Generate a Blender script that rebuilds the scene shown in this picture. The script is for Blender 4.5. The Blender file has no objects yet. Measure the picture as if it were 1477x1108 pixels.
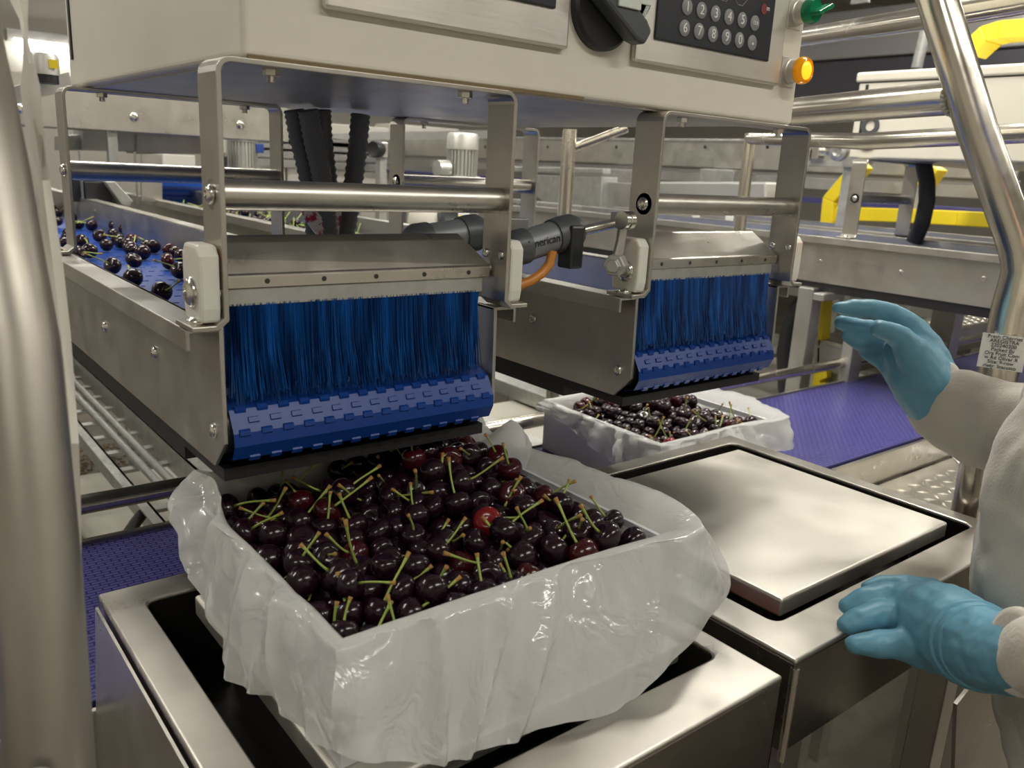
import bpy, bmesh, math, random
import numpy as np
from mathutils import Vector, Matrix, Quaternion
random.seed(7)
D = bpy.data
COL = bpy.context.scene.collection
SC = bpy.context.scene

# ---------------------------------------------------------------- camera, world, lights, exposure
S = 0.45            # one unit of the working frame in metres
H = 1.40            # camera height above the floor, metres
RM = np.array([[0.784924, -0.617462, 0.051331], [-0.116632, -0.228611, -0.966506], [0.608515, 0.752647, -0.251458]])
F = 1200.0
cam = D.cameras.new('camera'); cam_o = D.objects.new('camera', cam); COL.objects.link(cam_o)
cam.sensor_width = 36.0; cam.lens = 36.0 * F / 1477.0; cam.clip_start = 0.02; cam.clip_end = 60
mw = Matrix(((RM[0][0], -RM[1][0], -RM[2][0], 0), (RM[0][1], -RM[1][1], -RM[2][1], 0),
             (RM[0][2], -RM[1][2], -RM[2][2], H), (0, 0, 0, 1)))
cam_o.matrix_world = mw
cam.dof.use_dof = True; cam.dof.focus_distance = 0.98; cam.dof.aperture_fstop = 9.0
SC.camera = cam_o
SC.view_settings.view_transform = 'Standard'; SC.view_settings.look = 'None'
SC.view_settings.gamma = 1; SC.view_settings.use_curve_mapping = False
SC.view_settings.exposure = 0.08
W = D.worlds.new('world'); SC.world = W; W.use_nodes = True
W.node_tree.nodes['Background'].inputs[0].default_value = (1.0, .97, .9, 1)
W.node_tree.nodes['Background'].inputs[1].default_value = 0.35

def U(p): return Vector((p[0] * S, p[1] * S, p[2] * S + H))
ZF, ZC = -H / S, 3.45          # floor and ceiling in the working frame
X0, X1, Y0, Y1 = -6.5, 21.0, -6.5, 20.0
LAMPS = [(-2.8, -2.2, 34), (2.4, -2.2, 38), (6.0, -2.2, 34), (-2.6, 4.6, 50), (4.5, 2.5, 88), (9.2, 2.5, 40), (1.2, 5.6, 60), (6.5, 8.2, 40),
         (12.0, 4.4, 40), (12.0, -1.5, 40), (-3.0, 12.2, 40), (2.2, 13.5, 40), (9.0, 13.5, 40)]
for (lx, ly, pw) in LAMPS:
    L = D.lights.new('tube_light', 'AREA'); L.shape = 'RECTANGLE'; L.size = 2.7 * S; L.size_y = .14 * S * 2
    L.energy = pw * 0.5; L.color = (1.0, .965, .88)
    lo = D.objects.new('tube_light', L); COL.objects.link(lo); lo.location = U((lx, ly, ZC - .30))

def ray(u, v):
    d = RM.T @ np.array([(u - 738.5) / F, (v - 554) / F, 1.0]); return d
def px(u, v, ax, val):         # where the line of sight of a photo pixel meets a plane of the place
    d = ray(u, v); return tuple(d * (val / d['XYZ'.index(ax)]))
def pd(u, v, depth):           # the same, at a distance along the optical axis
    return tuple(ray(u, v) * depth)

# ---------------------------------------------------------------- materials
def mat(name, col=(.8, .8, .8), rough=.5, metal=0.0, spec=.5, **k):
    m = D.materials.new(name); m.use_nodes = True
    b = m.node_tree.nodes['Principled BSDF']
    b.inputs['Base Color'].default_value = (*col, 1); b.inputs['Roughness'].default_value = rough
    b.inputs['Metallic'].default_value = metal; b.inputs['Specular IOR Level'].default_value = spec
    for a, v in k.items(): b.inputs[a.replace('_', ' ')].default_value = v
    return m
def nodes(m): return m.node_tree.nodes, m.node_tree.links, m.node_tree.nodes['Principled BSDF']
def noise_chain(m, scale, stretch=(1, 1, 1), detail=4, rough=.6, coord='Object'):
    n, l, b = nodes(m)
    tc = n.new('ShaderNodeTexCoord'); mp = n.new('ShaderNodeMapping'); mp.inputs['Scale'].default_value = stretch
    no = n.new('ShaderNodeTexNoise'); no.inputs['Scale'].default_value = scale
    no.inputs['Detail'].default_value = detail; no.inputs['Roughness'].default_value = rough
    l.new(tc.outputs[coord], mp.inputs[0]); l.new(mp.outputs[0], no.inputs['Vector'])
    return no
def vary(m, no, c1, c2, lo=.3, hi=.7, sock='Base Color'):
    n, l, b = nodes(m)
    r = n.new('ShaderNodeValToRGB'); r.color_ramp.elements[0].position = lo; r.color_ramp.elements[1].position = hi
    r.color_ramp.elements[0].color = (*c1, 1); r.color_ramp.elements[1].color = (*c2, 1)
    l.new(no.outputs[0], r.inputs[0]); l.new(r.outputs[0], b.inputs[sock]); return r
def rvary(m, no, a, c):
    n, l, b = nodes(m); mr = n.new('ShaderNodeMapRange'); mr.inputs[1].default_value = .3; mr.inputs[2].default_value = .7
    mr.inputs[3].default_value = a; mr.inputs[4].default_value = c
    l.new(no.outputs[0], mr.inputs[0]); l.new(mr.outputs[0], b.inputs['Roughness'])
def bump(m, no, strength, dist=.001):
    n, l, b = nodes(m); bp = n.new('ShaderNodeBump'); bp.inputs['Strength'].default_value = strength
    bp.inputs['Distance'].default_value = dist
    l.new(no.outputs[0], bp.inputs['Height']); l.new(bp.outputs[0], b.inputs['Normal']); return bp
def steel(name, c1, c2, r1, r2, stretch=(1, 1, 1), scale=9, metal=.92, bs=.12):
    m = mat(name, c1, r1, metal)
    a = noise_chain(m, scale, (1, 1, 1), 6); vary(m, a, c1, c2)
    f = noise_chain(m, 260, stretch, 3); rvary(m, noise_chain(m, scale * 1.7, (1, 1, 1), 5), r1, r2); bump(m, f, bs, .0004)
    return m
M = {}
M['steel'] = steel('brushed_steel', (.46, .435, .39), (.58, .555, .50), .27, .42, (1, 1, .06))
M['steel_x'] = steel('brushed_steel_lengthwise', (.48, .46, .41), (.62, .59, .53), .24, .40, (.05, 1, 1))
M['steel_y'] = steel('rolled_steel_sheet', (.50, .48, .44), (.61, .59, .54), .30, .46, (1, .05, 1))
M['plate'] = steel('scratched_scale_steel', (.66, .635, .575), (.76, .73, .66), .36, .52, (.06, 1, 1), 5, .9, .25)
M['dull'] = steel('dull_steel', (.46, .45, .43), (.56, .55, .52), .38, .55, (1, 1, .1))
M['tube'] = steel('polished_tube', (.62, .58, .50), (.74, .70, .61), .16, .30, (1, 1, .05), 6, .97, .08)
M['galv'] = steel('galvanised_steel', (.42, .42, .40), (.56, .56, .53), .35, .55, (1, 1, 1), 30, .75)
M['cream'] = mat('cream_enamel', (.72, .69, .59), .38)
_n = noise_chain(M['cream'], 4, (1, 1, 1), 6); vary(M['cream'], _n, (.70, .67, .57), (.75, .72, .63)); 
M['dirt'] = mat('brown_grime', (.19, .14, .07), .8)
M['alu'] = mat('cast_aluminium', (.62, .61, .57), .42, .75)
M['blue'] = mat('blue_belt_plastic', (.006, .045, .25), .36, 0, .35)
bump(M['blue'], noise_chain(M['blue'], 60, (1, 1, 1), 4), .25, .0008)
M['bluetop'] = mat('blue_belt_top', (.012, .09, .45), .24)
M['bristle'] = mat('blue_bristle', (.01, .085, .38), .3); vary(M['bristle'], noise_chain(M['bristle'], 90, (1, 1, .02), 3), (.003, .026, .12), (.012, .14, .50), .38, .70)
M['purple'] = mat('violet_belt', (.085, .08, .26), .27)
M['white_plastic'] = mat('white_nylon', (.74, .72, .64), .35, Subsurface_Weight=.2)
M['black'] = mat('black_plastic', (.018, .019, .022), .35)
M['rubber'] = mat('black_rubber', (.014, .014, .016), .5)
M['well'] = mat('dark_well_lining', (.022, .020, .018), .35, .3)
M['post'] = steel('matt_post_steel', (.36, .335, .29), (.45, .42, .37), .34, .48, (1, 1, .05), 5, .9)
M['grey_plastic'] = mat('grey_conduit', (.11, .115, .12), .45)
M['dgrey'] = mat('dark_grey_plastic', (.07, .075, .08), .4)
M['cyl'] = mat('grey_anodised_cylinder', (.20, .21, .22), .4, .3)
M['yellow'] = mat('yellow_enamel', (.86, .66, .02), .38)
M['orange'] = mat('orange_hose', (.52, .20, .03), .4)
M['screw'] = mat('screw_steel', (.72, .70, .64), .22, 1.0)
M['paint_white'] = mat('white_print', (.82, .82, .80), .5)
M['key'] = mat('grey_key', (.23, .23, .24), .5)
M['membrane'] = mat('black_membrane', (.020, .022, .030), .38)
M['screen'] = mat('grey_screen', (.20, .21, .23), .2)
M['redprint'] = mat('dark_red_print', (.20, .03, .03), .5)
M['green_lamp'] = mat('green_lens', (.0, .30, .12), .12, Transmission_Weight=.35)
M['amber_lamp'] = mat('amber_lens', (.90, .42, .0), .12, Transmission_Weight=.3)
M['amber_glow'] = mat('amber_core', (1, .6, .02), .3); _b = M['amber_glow'].node_tree.nodes['Principled BSDF']
_b.inputs['Emission Color'].default_value = (1, .55, .02, 1); _b.inputs['Emission Strength'].default_value = .9
M['clear'] = mat('clear_plastic', (.75, .85, .88), .1, Transmission_Weight=.9)
M['card'] = mat('white_cardboard', (.60, .60, .62), .6)
M['floor'] = mat('worn_concrete', (.30, .27, .22), .6); vary(M['floor'], noise_chain(M['floor'], 3, (1, 1, 1), 8), (.07, .058, .042), (.16, .14, .11))
M['wall'] = mat('cream_panel_wall', (.66, .63, .56), .5)
M['ceiling'] = mat('pale_ceiling', (.50, .48, .44), .7)
M['lamp'] = mat('lit_tube', (1, 1, 1), .5); _b = M['lamp'].node_tree.nodes['Principled BSDF']
_b.inputs['Emission Color'].default_value = (1, .97, .9, 1); _b.inputs['Emission Strength'].default_value = 6.0
M['coat'] = mat('grey_beige_fleece', (.56, .52, .45), .95, Sheen_Weight=.5)
bump(M['coat'], noise_chain(M['coat'], 300, (1, 1, 1), 3), .5, .0015)
M['glove'] = mat('blue_nitrile', (.125, .325, .45), .46)
M['skin'] = mat('skin', (.55, .36, .26), .5, Subsurface_Weight=.1)
M['trouser'] = mat('dark_trouser', (.03, .03, .04), .8)
M['paper'] = mat('white_label_paper', (.78, .77, .73), .6)
M['ink'] = mat('black_ink', (.03, .03, .03), .6)
M['redtape'] = mat('red_and_clear_tape', (.8, .75, .72), .15); vary(M['redtape'], noise_chain(M['redtape'], 75, (1, 1, 1), 3), (.42, .02, .05), (.75, .68, .64), .44, .52)
M['red'] = mat('dark_red_paint', (.28, .01, .01), .4)
M['cable_blue'] = mat('blue_paint', (.02, .05, .25), .4)
M['skirt'] = steel('shade_painted_skirt_steel', (.24, .215, .19), (.30, .27, .24), .18, .30, (.05, 1, 1))  # table skirt steel, base colour darkened to carry the shade on the skirts
M['strip'] = mat('cream_plastic_film', (.86, .83, .74), .4)
M['debris'] = mat('dry_debris', (.16, .10, .04), .9)
M['ductgrey'] = mat('grey_duct', (.33, .32, .31), .5)
M['dark_opening'] = mat('dark_panel', (.06, .06, .07), .6)
M['perf'] = mat('speckled_panel', (.42, .40, .34), .6)
# polythene liner: thin, frosted, lets some light through
m = D.materials.new('frosted_polythene'); m.use_nodes = True; n = m.node_tree.nodes; l = m.node_tree.links
pb = n['Principled BSDF']; pb.inputs['Base Color'].default_value = (.82, .82, .80, 1); pb.inputs['Roughness'].default_value = .13
pb.inputs['Specular IOR Level'].default_value = .65
tl = n.new('ShaderNodeBsdfTranslucent'); tl.inputs[0].default_value = (.85, .85, .82, 1)
tr = n.new('ShaderNodeBsdfTransparent'); m1 = n.new('ShaderNodeMixShader'); m2 = n.new('ShaderNodeMixShader')
m1.inputs[0].default_value = .35; m2.inputs[0].default_value = .18
l.new(pb.outputs[0], m1.inputs[1]); l.new(tl.outputs[0], m1.inputs[2]); l.new(m1.outputs[0], m2.inputs[1]); l.new(tr.outputs[0], m2.inputs[2])
l.new(m2.outputs[0], n['Material Output'].inputs[0])
tc = n.new('ShaderNodeTexCoord'); nz = n.new('ShaderNodeTexNoise'); nz.inputs['Scale'].default_value = 22; nz.inputs['Detail'].default_value = 3
nz.inputs['Distortion'].default_value = 1.2
vo = n.new('ShaderNodeTexVoronoi'); vo.inputs['Scale'].default_value = 9; vo.inputs['Randomness'].default_value = 1
mpv = n.new('ShaderNodeMapping'); mpv.inputs['Scale'].default_value = (1, 1, .55)
add = n.new('ShaderNodeMath'); add.operation = 'MULTIPLY_ADD'; add.inputs[1].default_value = .9
bp = n.new('ShaderNodeBump'); bp.inputs['Strength'].default_value = .5; bp.inputs['Distance'].default_value = .007
l.new(tc.outputs['Object'], nz.inputs['Vector'])
mixv = n.new('ShaderNodeVectorMath'); mixv.operation = 'MULTIPLY_ADD'; mixv.inputs[1].default_value = (.06, .06, .06)
l.new(nz.outputs['Color'], mixv.inputs[0]); l.new(tc.outputs['Object'], mixv.inputs[2]); l.new(mixv.outputs[0], mpv.inputs[0]); l.new(mpv.outputs[0], vo.inputs['Vector'])
ve = n.new('ShaderNodeTexVoronoi'); ve.feature = 'DISTANCE_TO_EDGE'; ve.inputs['Scale'].default_value = 5.0
mr = n.new('ShaderNodeMapRange'); mr.inputs[1].default_value = 0; mr.inputs[2].default_value = .10; mr.inputs[3].default_value = 1; mr.inputs[4].default_value = 0; mr.interpolation_type = 'SMOOTHSTEP'
mx2 = n.new('ShaderNodeVectorMath'); mx2.operation = 'MULTIPLY_ADD'; mx2.inputs[1].default_value = (.16, .16, .16)
l.new(nz.outputs['Color'], mx2.inputs[0]); l.new(tc.outputs['Object'], mx2.inputs[2]); l.new(mx2.outputs[0], ve.inputs['Vector']); l.new(ve.outputs['Distance'], mr.inputs[0])
ad2 = n.new('ShaderNodeMath'); ad2.operation = 'MULTIPLY_ADD'; ad2.inputs[1].default_value = .16; l.new(mr.outputs[0], ad2.inputs[0])
l.new(vo.outputs['Distance'], ad2.inputs[2]); l.new(ad2.outputs[0], add.inputs[0]); l.new(nz.outputs[0], add.inputs[2]); l.new(add.outputs[0], bp.inputs['Height']); l.new(bp.outputs[0], pb.inputs['Normal'])
M['bag'] = m
def cherry_mat(name, c1, c2):
    m = mat(name, c1, .20, 0, .42, Coat_Weight=.12, Coat_Roughness=.06)
    vary(m, noise_chain(m, 55, (1, 1, 1), 3), c1, c2, .35, .75)
    return m
M['cherry'] = cherry_mat('near_black_cherry_skin', (.0085, .0024, .0058), (.024, .0045, .013))
M['cherry_red'] = cherry_mat('dark_red_cherry_skin', (.020, .002, .004), (.085, .006, .011))
M['cherry_bright'] = cherry_mat('bright_red_cherry_skin', (.14, .004, .008), (.30, .012, .014))
M['stem'] = mat('green_stem', (.30, .42, .07), .45); vary(M['stem'], noise_chain(M['stem'], 60), (.20, .33, .04), (.46, .52, .13))
M['stem_end'] = mat('brown_stem_end', (.36, .20, .05), .7)

# ---------------------------------------------------------------- mesh building
class MB:
    def __init__(s): s.v = []; s.f = []
    def add(s, v, f):
        k = len(s.v); s.v += [tuple(map(float, p)) for p in v]; s.f += [tuple(i + k for i in q) for q in f]; return s
    def box(s, a, b):
        x0, x1 = sorted((a[0], b[0])); y0, y1 = sorted((a[1], b[1])); z0, z1 = sorted((a[2], b[2]))
        return s.add([(x, y, z) for z in (z0, z1) for (x, y) in ((x0, y0), (x1, y0), (x1, y1), (x0, y1))],
                     [(3, 2, 1, 0), (4, 5, 6, 7), (0, 1, 5, 4), (1, 2, 6, 5), (2, 3, 7, 6), (3, 0, 4, 7)])
    def prism(s, pts, vec):
        n = len(pts); v = Vector(vec); a = [Vector(p) for p in pts]; b = [p + v for p in a]
        f = [tuple(range(n)), tuple(range(2 * n - 1, n - 1, -1))] + [(i, n + i, n + (i + 1) % n, (i + 1) % n) for i in range(n)]
        return s.add(a + b, f)
    def tube(s, pts, r, n=14, cap=True, close=False):
        P = [Vector(p) for p in pts]; m = len(P); R_ = r if isinstance(r, (list, tuple)) else [r] * m
        rings = []; prev = None
        for i in range(m):
            t = (P[min(i + 1, m - 1)] - P[max(i - 1, 0)])
            t = t.normalized() if t.length > 1e-9 else Vector((0, 0, 1))
            if prev is None:
                a = Vector((0, 0, 1)) if abs(t.z) < .9 else Vector((1, 0, 0)); e = t.cross(a).normalized()
            else:
                e = (prev - t * prev.dot(t)).normalized()
            prev = e; g = t.cross(e)
            rings.append([P[i] + (e * math.cos(2 * math.pi * k / n) + g * math.sin(2 * math.pi * k / n)) * R_[i] for k in range(n)])
        v = [p for q in rings for p in q]
        f = [(i * n + k, i * n + (k + 1) % n, (i + 1) * n + (k + 1) % n, (i + 1) * n + k) for i in range(m - 1) for k in range(n)]
        if cap: f += [tuple(range(n))[::-1], tuple((m - 1) * n + k for k in range(n))]
        return s.add(v, f)
    def lathe(s, o, ax, prof, n=24):      # prof: (radius, height along ax)
        o = Vector(o); t = Vector(ax).normalized(); a = Vector((0, 0, 1)) if abs(t.z) < .9 else Vector((1, 0, 0))
        e = t.cross(a).normalized(); g = t.cross(e)
        v = [o + t * h + (e * math.cos(2 * math.pi * k / n) + g * math.sin(2 * math.pi * k / n)) * max(r, 1e-5) for r, h in prof for k in range(n)]
        m = len(prof)
        f = [(i * n + k, i * n + (k + 1) % n, (i + 1) * n + (k + 1) % n, (i + 1) * n + k) for i in range(m - 1) for k in range(n)]
        f += [tuple(range(n))[::-1], tuple((m - 1) * n + k for k in range(n))]
        return s.add(v, f)
    def build(s, name, material, parent=None, bevel=0.0, smooth=None, loc=None, segs=2):
        if parent is not None: base = root_loc(parent)
        elif loc is not None: base = U(loc)
        else:
            xs = [p[0] for p in s.v]; ys = [p[1] for p in s.v]; zs = [p[2] for p in s.v]
            base = U(((min(xs) + max(xs)) / 2, (min(ys) + max(ys)) / 2, min(zs)))
        me = D.meshes.new(name); me.from_pydata([U(p) - base for p in s.v], [], s.f); me.update()
        bb = bmesh.new(); bb.from_mesh(me); bmesh.ops.recalc_face_normals(bb, faces=bb.faces); bb.to_mesh(me); bb.free()
        me.materials.append(material)
        o = D.objects.new(name, me); COL.objects.link(o)
        if parent is None: o.location = base
        else: o.parent = parent
        if smooth is not None:
            me.shade_smooth()
            if smooth: me.set_sharp_from_angle(angle=math.radians(smooth))
        if bevel:
            b = o.modifiers.new('bevel', 'BEVEL'); b.width = bevel; b.segments = segs; b.limit_method = 'ANGLE'
            b.angle_limit = math.radians(40)
        return o
LOCS = {}
def root_loc(o):
    while o.parent is not None: o = o.parent
    return o.location.copy()
def thing(name, label, cat, loc, group=None):
    o = D.objects.new(name, None); COL.objects.link(o); o.location = U(loc); o.empty_display_size = .05
    tag(o, label, cat, group); return o
def tag(o, label=None, cat=None, group=None, kind=None):
    if label: o['label'] = label
    if cat: o['category'] = cat
    if group: o['group'] = group
    if kind: o['kind'] = kind
    return o
def copy_tree(o, parent=None):
    c = o.copy(); COL.objects.link(c)
    if parent is not None: c.parent = parent
    for ch in list(o.children): copy_tree(ch, c)
    return c
def text(name, body, size, origin, right, up, material, parent, depth=.0006, align='CENTER'):
    cu = D.curves.new(name, 'FONT'); cu.body = body; cu.size = size * S; cu.align_x = align; cu.align_y = 'CENTER'; cu.extrude = depth * .5
    tmp = D.objects.new(name, cu); COL.objects.link(tmp)
    dg = bpy.context.evaluated_depsgraph_get(); dg.update()
    me = D.meshes.new_from_object(tmp.evaluated_get(dg)); D.objects.remove(tmp)
    r = Vector(right).normalized(); u_ = Vector(up).normalized(); n_ = r.cross(u_)
    mtx = Matrix((( r.x, u_.x, n_.x), (r.y, u_.y, n_.y), (r.z, u_.z, n_.z))).to_4x4()
    mtx.translation = U(origin) - root_loc(parent)
    me.transform(mtx); me.materials.clear(); me.materials.append(material)
    o = D.objects.new(name, me); COL.objects.link(o); o.parent = parent; return o
def screw(p, nrm, r=.016, parent=None, name='bolt', m=None, h=None):
    h = h or r * .6
    return MB().lathe(p, nrm, [(r, 0), (r, h * .35), (r * .8, h * .75), (r * .45, h), (r * .40, h), (r * .36, h * .55), (0, h * .55)], 16).build(name, m or M['screw'], parent, smooth=50)
def hexnut(p, nrm, r, parent, name='bolt'):
    mb = MB().lathe(p, nrm, [(r, 0), (r, r * .8)], 6); mb.lathe(Vector(p), nrm, [(r * .5, 0), (r * .5, r * 1.5)], 10)
    return mb.build(name, M['screw'], parent, bevel=.0005)

# ---------------------------------------------------------------- the hall
def struct(name, mb, m, **k):
    o = mb.build(name, m, **k); o['kind'] = 'structure'; return o
struct('floor', MB().box((X0, Y0, ZF - .2), (X1, Y1, ZF)), M['floor'])
struct('ceiling', MB().box((X0, Y0, ZC), (X1, Y1, ZC + .2)), M['ceiling'])
struct('wall_left', MB().box((X0 - .2, Y0, ZF), (X0, Y1, ZC)), M['wall'])
struct('wall_right', MB().box((X1, Y0, ZF), (X1 + .2, Y1, ZC)), M['wall'])
struct('wall_back', MB().box((X0, Y1, ZF), (X1, Y1 + .2, ZC)), M['wall'])
struct('wall_front', MB().box((X0, Y0 - .2, ZF), (X1, Y0, ZC)), M['wall'])
for i, yy in enumerate((9.5, 14.5)):
    struct('trim_%d' % (i + 1), MB().box((X0, yy, ZC - .12), (X1, yy + .16, ZC)), M['ceiling'])
for i, (lx, ly, pw) in enumerate(LAMPS):
    t = thing('ceiling_light', '', 'light', (lx, ly, ZC - .22))
    MB().box((lx - 1.4, ly - .12, ZC - .10), (lx + 1.4, ly + .12, ZC)).build('housing', M['alu'], t)
    for k in (-.06, .06):
        MB().tube([(lx - 1.33, ly + k, ZC - .17), (lx + 1.33, ly + k, ZC - .17)], .033, 12).build('lamp_tube', M['lamp'], t, smooth=40)
    MB().box((lx - 1.4, ly - .1, ZC - .22), (lx - 1.34, ly + .1, ZC - .10)).box((lx + 1.34, ly - .1, ZC - .22), (lx + 1.4, ly + .1, ZC - .10)).build('end_cap', M['white_plastic'], t)
    t['label'] = 'fluorescent batten lamp on the hall ceiling over the machines, out of the picture'
    t['group'] = 'ceiling lamps of the hall'
# the one lamp that shows, on the far wall at the top left
t = thing('wall_light', 'lit fluorescent tube with grey housing high on the far wall, top left corner', 'light', px(60, 64, 'Y', Y1 - .3))
a = Vector(px(12, 57, 'Y', Y1 - .3)); b_ = Vector(px(240, 84, 'Y', Y1 - .3))
MB().box((a.x, Y1 - .22, a.z - .0), (b_.x, Y1, a.z + .22)).build('housing', M['dull'], t)
MB().tube([(a.x + .1, Y1 - .3, a.z - .1), (b_.x, Y1 - .3, a.z - .1)], .14, 12).build('lamp_tube', M['lamp'], t, smooth=40)
# ================================================================ the two discharge lanes and what hangs over them
XL, XR = .565, 1.235        # inner faces of a lane's side plates (first lane)
YN = 1.60                   # discharge end
def hoop(x0, x1, ya, yb, label, zt=.168, zb=-.322, foot=.062):
    t = thing('hanger_frame', label, 'bracket', ((x0 + x1) / 2, (ya + yb) / 2, zb), 'inverted U strap frames under the control cabinets')
    th = .010; r = .028
    def outline(o):            # o = outward offset
        P = []
        for k in range(5): a = math.pi / 2 * k / 4; P.append((x0 - o + (r + o) - (r + o) * math.cos(a) if False else x0 + r - (r + o) * math.cos(a), zt - r + (r + o) * math.sin(a)))
        for k in range(5): a = math.pi / 2 * k / 4; P.append((x1 - r + (r + o) * math.sin(a), zt - r + (r + o) * math.cos(a)))
        return P
    out = [(x0 - foot, zb), (x0 - th * .5 - .012, zb), (x0, zb + .014)] + outline(0) + [(x1, zb + .014), (x1 + .014, zb), (x1 + foot, zb)]
    inn = [(x1 + foot, zb - th), (x1 + .010, zb - th), (x1 - th, zb + .008)] + outline(-th)[::-1] + [(x0 + th, zb + .008), (x0 - .010, zb - th), (x0 - foot, zb - th)]
    prof = out + inn; n = len(prof) // 2
    mb = MB(); v = []
    for (x, z) in prof: v.append((x, ya, z))
    for (x, z) in prof: v.append((x, yb, z))
    N = len(prof); f = []
    for i in range(n - 1):
        j = N - 1 - i
        f.append((i, i + 1, j - 1, j)); f.append((N + i, N + j, N + j - 1, N + i + 1))
    for i in range(N): f.append((i, (i + 1) % N, N + (i + 1) % N, N + i))
    mb.add(v, f).build('strap', M['steel'], t, bevel=.0007)
    ym = (ya + yb) / 2
    MB().tube([(x0, ym - .005, -.078), (x1 - .004, ym - .005, -.078)], .0295, 20).build('cross_tube', M['steel_x'], t, smooth=40)
    for x, s_ in ((x0 - .001, -1), (x1 + .001, 1)):
        screw((x, ym - .005, -.078), (s_, 0, 0), .019, t)
    if ya < 2:
        for y in (ya + .022, yb - .018):
            screw((x1 - th - .001, y, -.205), (-1, 0, 0), .011, t); screw((x0 - .001, y, -.262), (-1, 0, 0), .011, t)
    for x in (x0 + .12, x1 - .12):
        hexnut((x, ym - .01, zt - th), (0, 0, -1), .017, t)
    for x in (x0 - foot * .6, x1 + foot * .6):
        screw((x, ym, zb), (0, 0, 1), .020, t)
    return t

def seg_belt(mb, x0, x1, P):
    v = [(x, y, z) for (y, z) in P for x in (x0, x1)]
    mb.add(v, [(2 * i, 2 * i + 1, 2 * i + 3, 2 * i + 2) for i in range(len(P) - 1)])

def lane(dx, which, ylen, full=True, x_at=None):
    x0, x1 = XL + dx, XR + dx
    t = thing('discharge_conveyor', '', 'conveyor', ((x0 + x1) / 2, YN, -.64), 'discharge conveyors')
    th = .010
    side = [(YN + .012, -.345), (YN + .006, -.575), (YN + .07, -.640), (ylen, -.640), (ylen, -.335), (YN + .012, -.335)]
    for xa, s_, nm in ((x0, -1, 'side_plate'), (x1, 1, 'side_plate')):
        MB().prism([(xa, y, z) for y, z in side], (s_ * th, 0, 0)).build(nm, M['steel_y'], t, bevel=.0008)
        fl = MB(); fo = xa + s_ * .072          # outward flange with a turned-down lip
        fl.prism([(xa, YN + .015, -.335), (fo, YN + .015, -.335), (fo, YN + .015, -.378), (fo - s_ * .008, YN + .015, -.378),
                  (fo - s_ * .008, YN + .015, -.344), (xa, YN + .015, -.344)], (0, ylen - YN - .015, 0))
        fl.build('top_flange', M['steel_y'], t, bevel=.0010)
        # inner skirt that closes the belt edge
        MB().box((xa, YN + .22, -.47), (xa - s_ * .004, ylen, -.34)).build('inner_skirt', M['steel_y'], t)
    for y, z in ((YN + .06, -.56), (2.06, -.475), (2.55, -.5), (3.1, -.5)):
        screw((x0 - th, y, z), (-1, 0, 0), .016, t); screw((x1 + th, y, z), (1, 0, 0), .016, t)
    xa, xb = x0 + .006, x1 - .006
    P = [(ylen, -.488), (1.78, -.488), (1.715, -.486), (1.655, -.491), (1.618, -.508), (1.592, -.552), (1.590, -.580), (1.606, -.612), (1.655, -.626), (1.78, -.626), (ylen, -.626)]
    b = MB(); seg_belt(b, xa, xb, P)
    # raised modules and the open slots between the hinges
    def hinges(y, z, ny, nz, off=0):
        ty, tz = -nz, ny
        k = 0; x = xa + .012 + off
        while x < xb - .03:
            w = .022
            c = [(x, y + ty * a + ny * h, z + tz * a + nz * h) for (a, h) in ((-.008, -.002), (-.005, .0035), (.005, .0035), (.008, -.002))]
            b.prism(c, (w, 0, 0)); x += .047
    hinges(1.655, -.491, -.3, .95); hinges(1.684, -.488, -.05, 1, .024)
    hinges(1.618, -.508, -.65, .76); hinges(1.605, -.530, -.86, .5, .024); hinges(1.592, -.552, -.98, .2); hinges(1.606, -.612, -.9, -.45, .024)
    y = 1.9
    while y < min(ylen - .1, 4.2):
        hinges(y, -.488, 0, .55); y += .13
    b.build('belt', M['blue'] if full else M['bluetop'], t)
    MB().tube([(x0, 1.66, -.556), (x1, 1.66, -.556)], .055, 20).build('nose_roller', M['black'], t, smooth=40)
    MB().box((x0, 1.64, -.668), (x1, 1.9, -.641)).box((x0, 1.9, -.70), (x1, ylen, -.641)).build('bottom_pan', M['rubber'], t)
    return t

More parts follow.
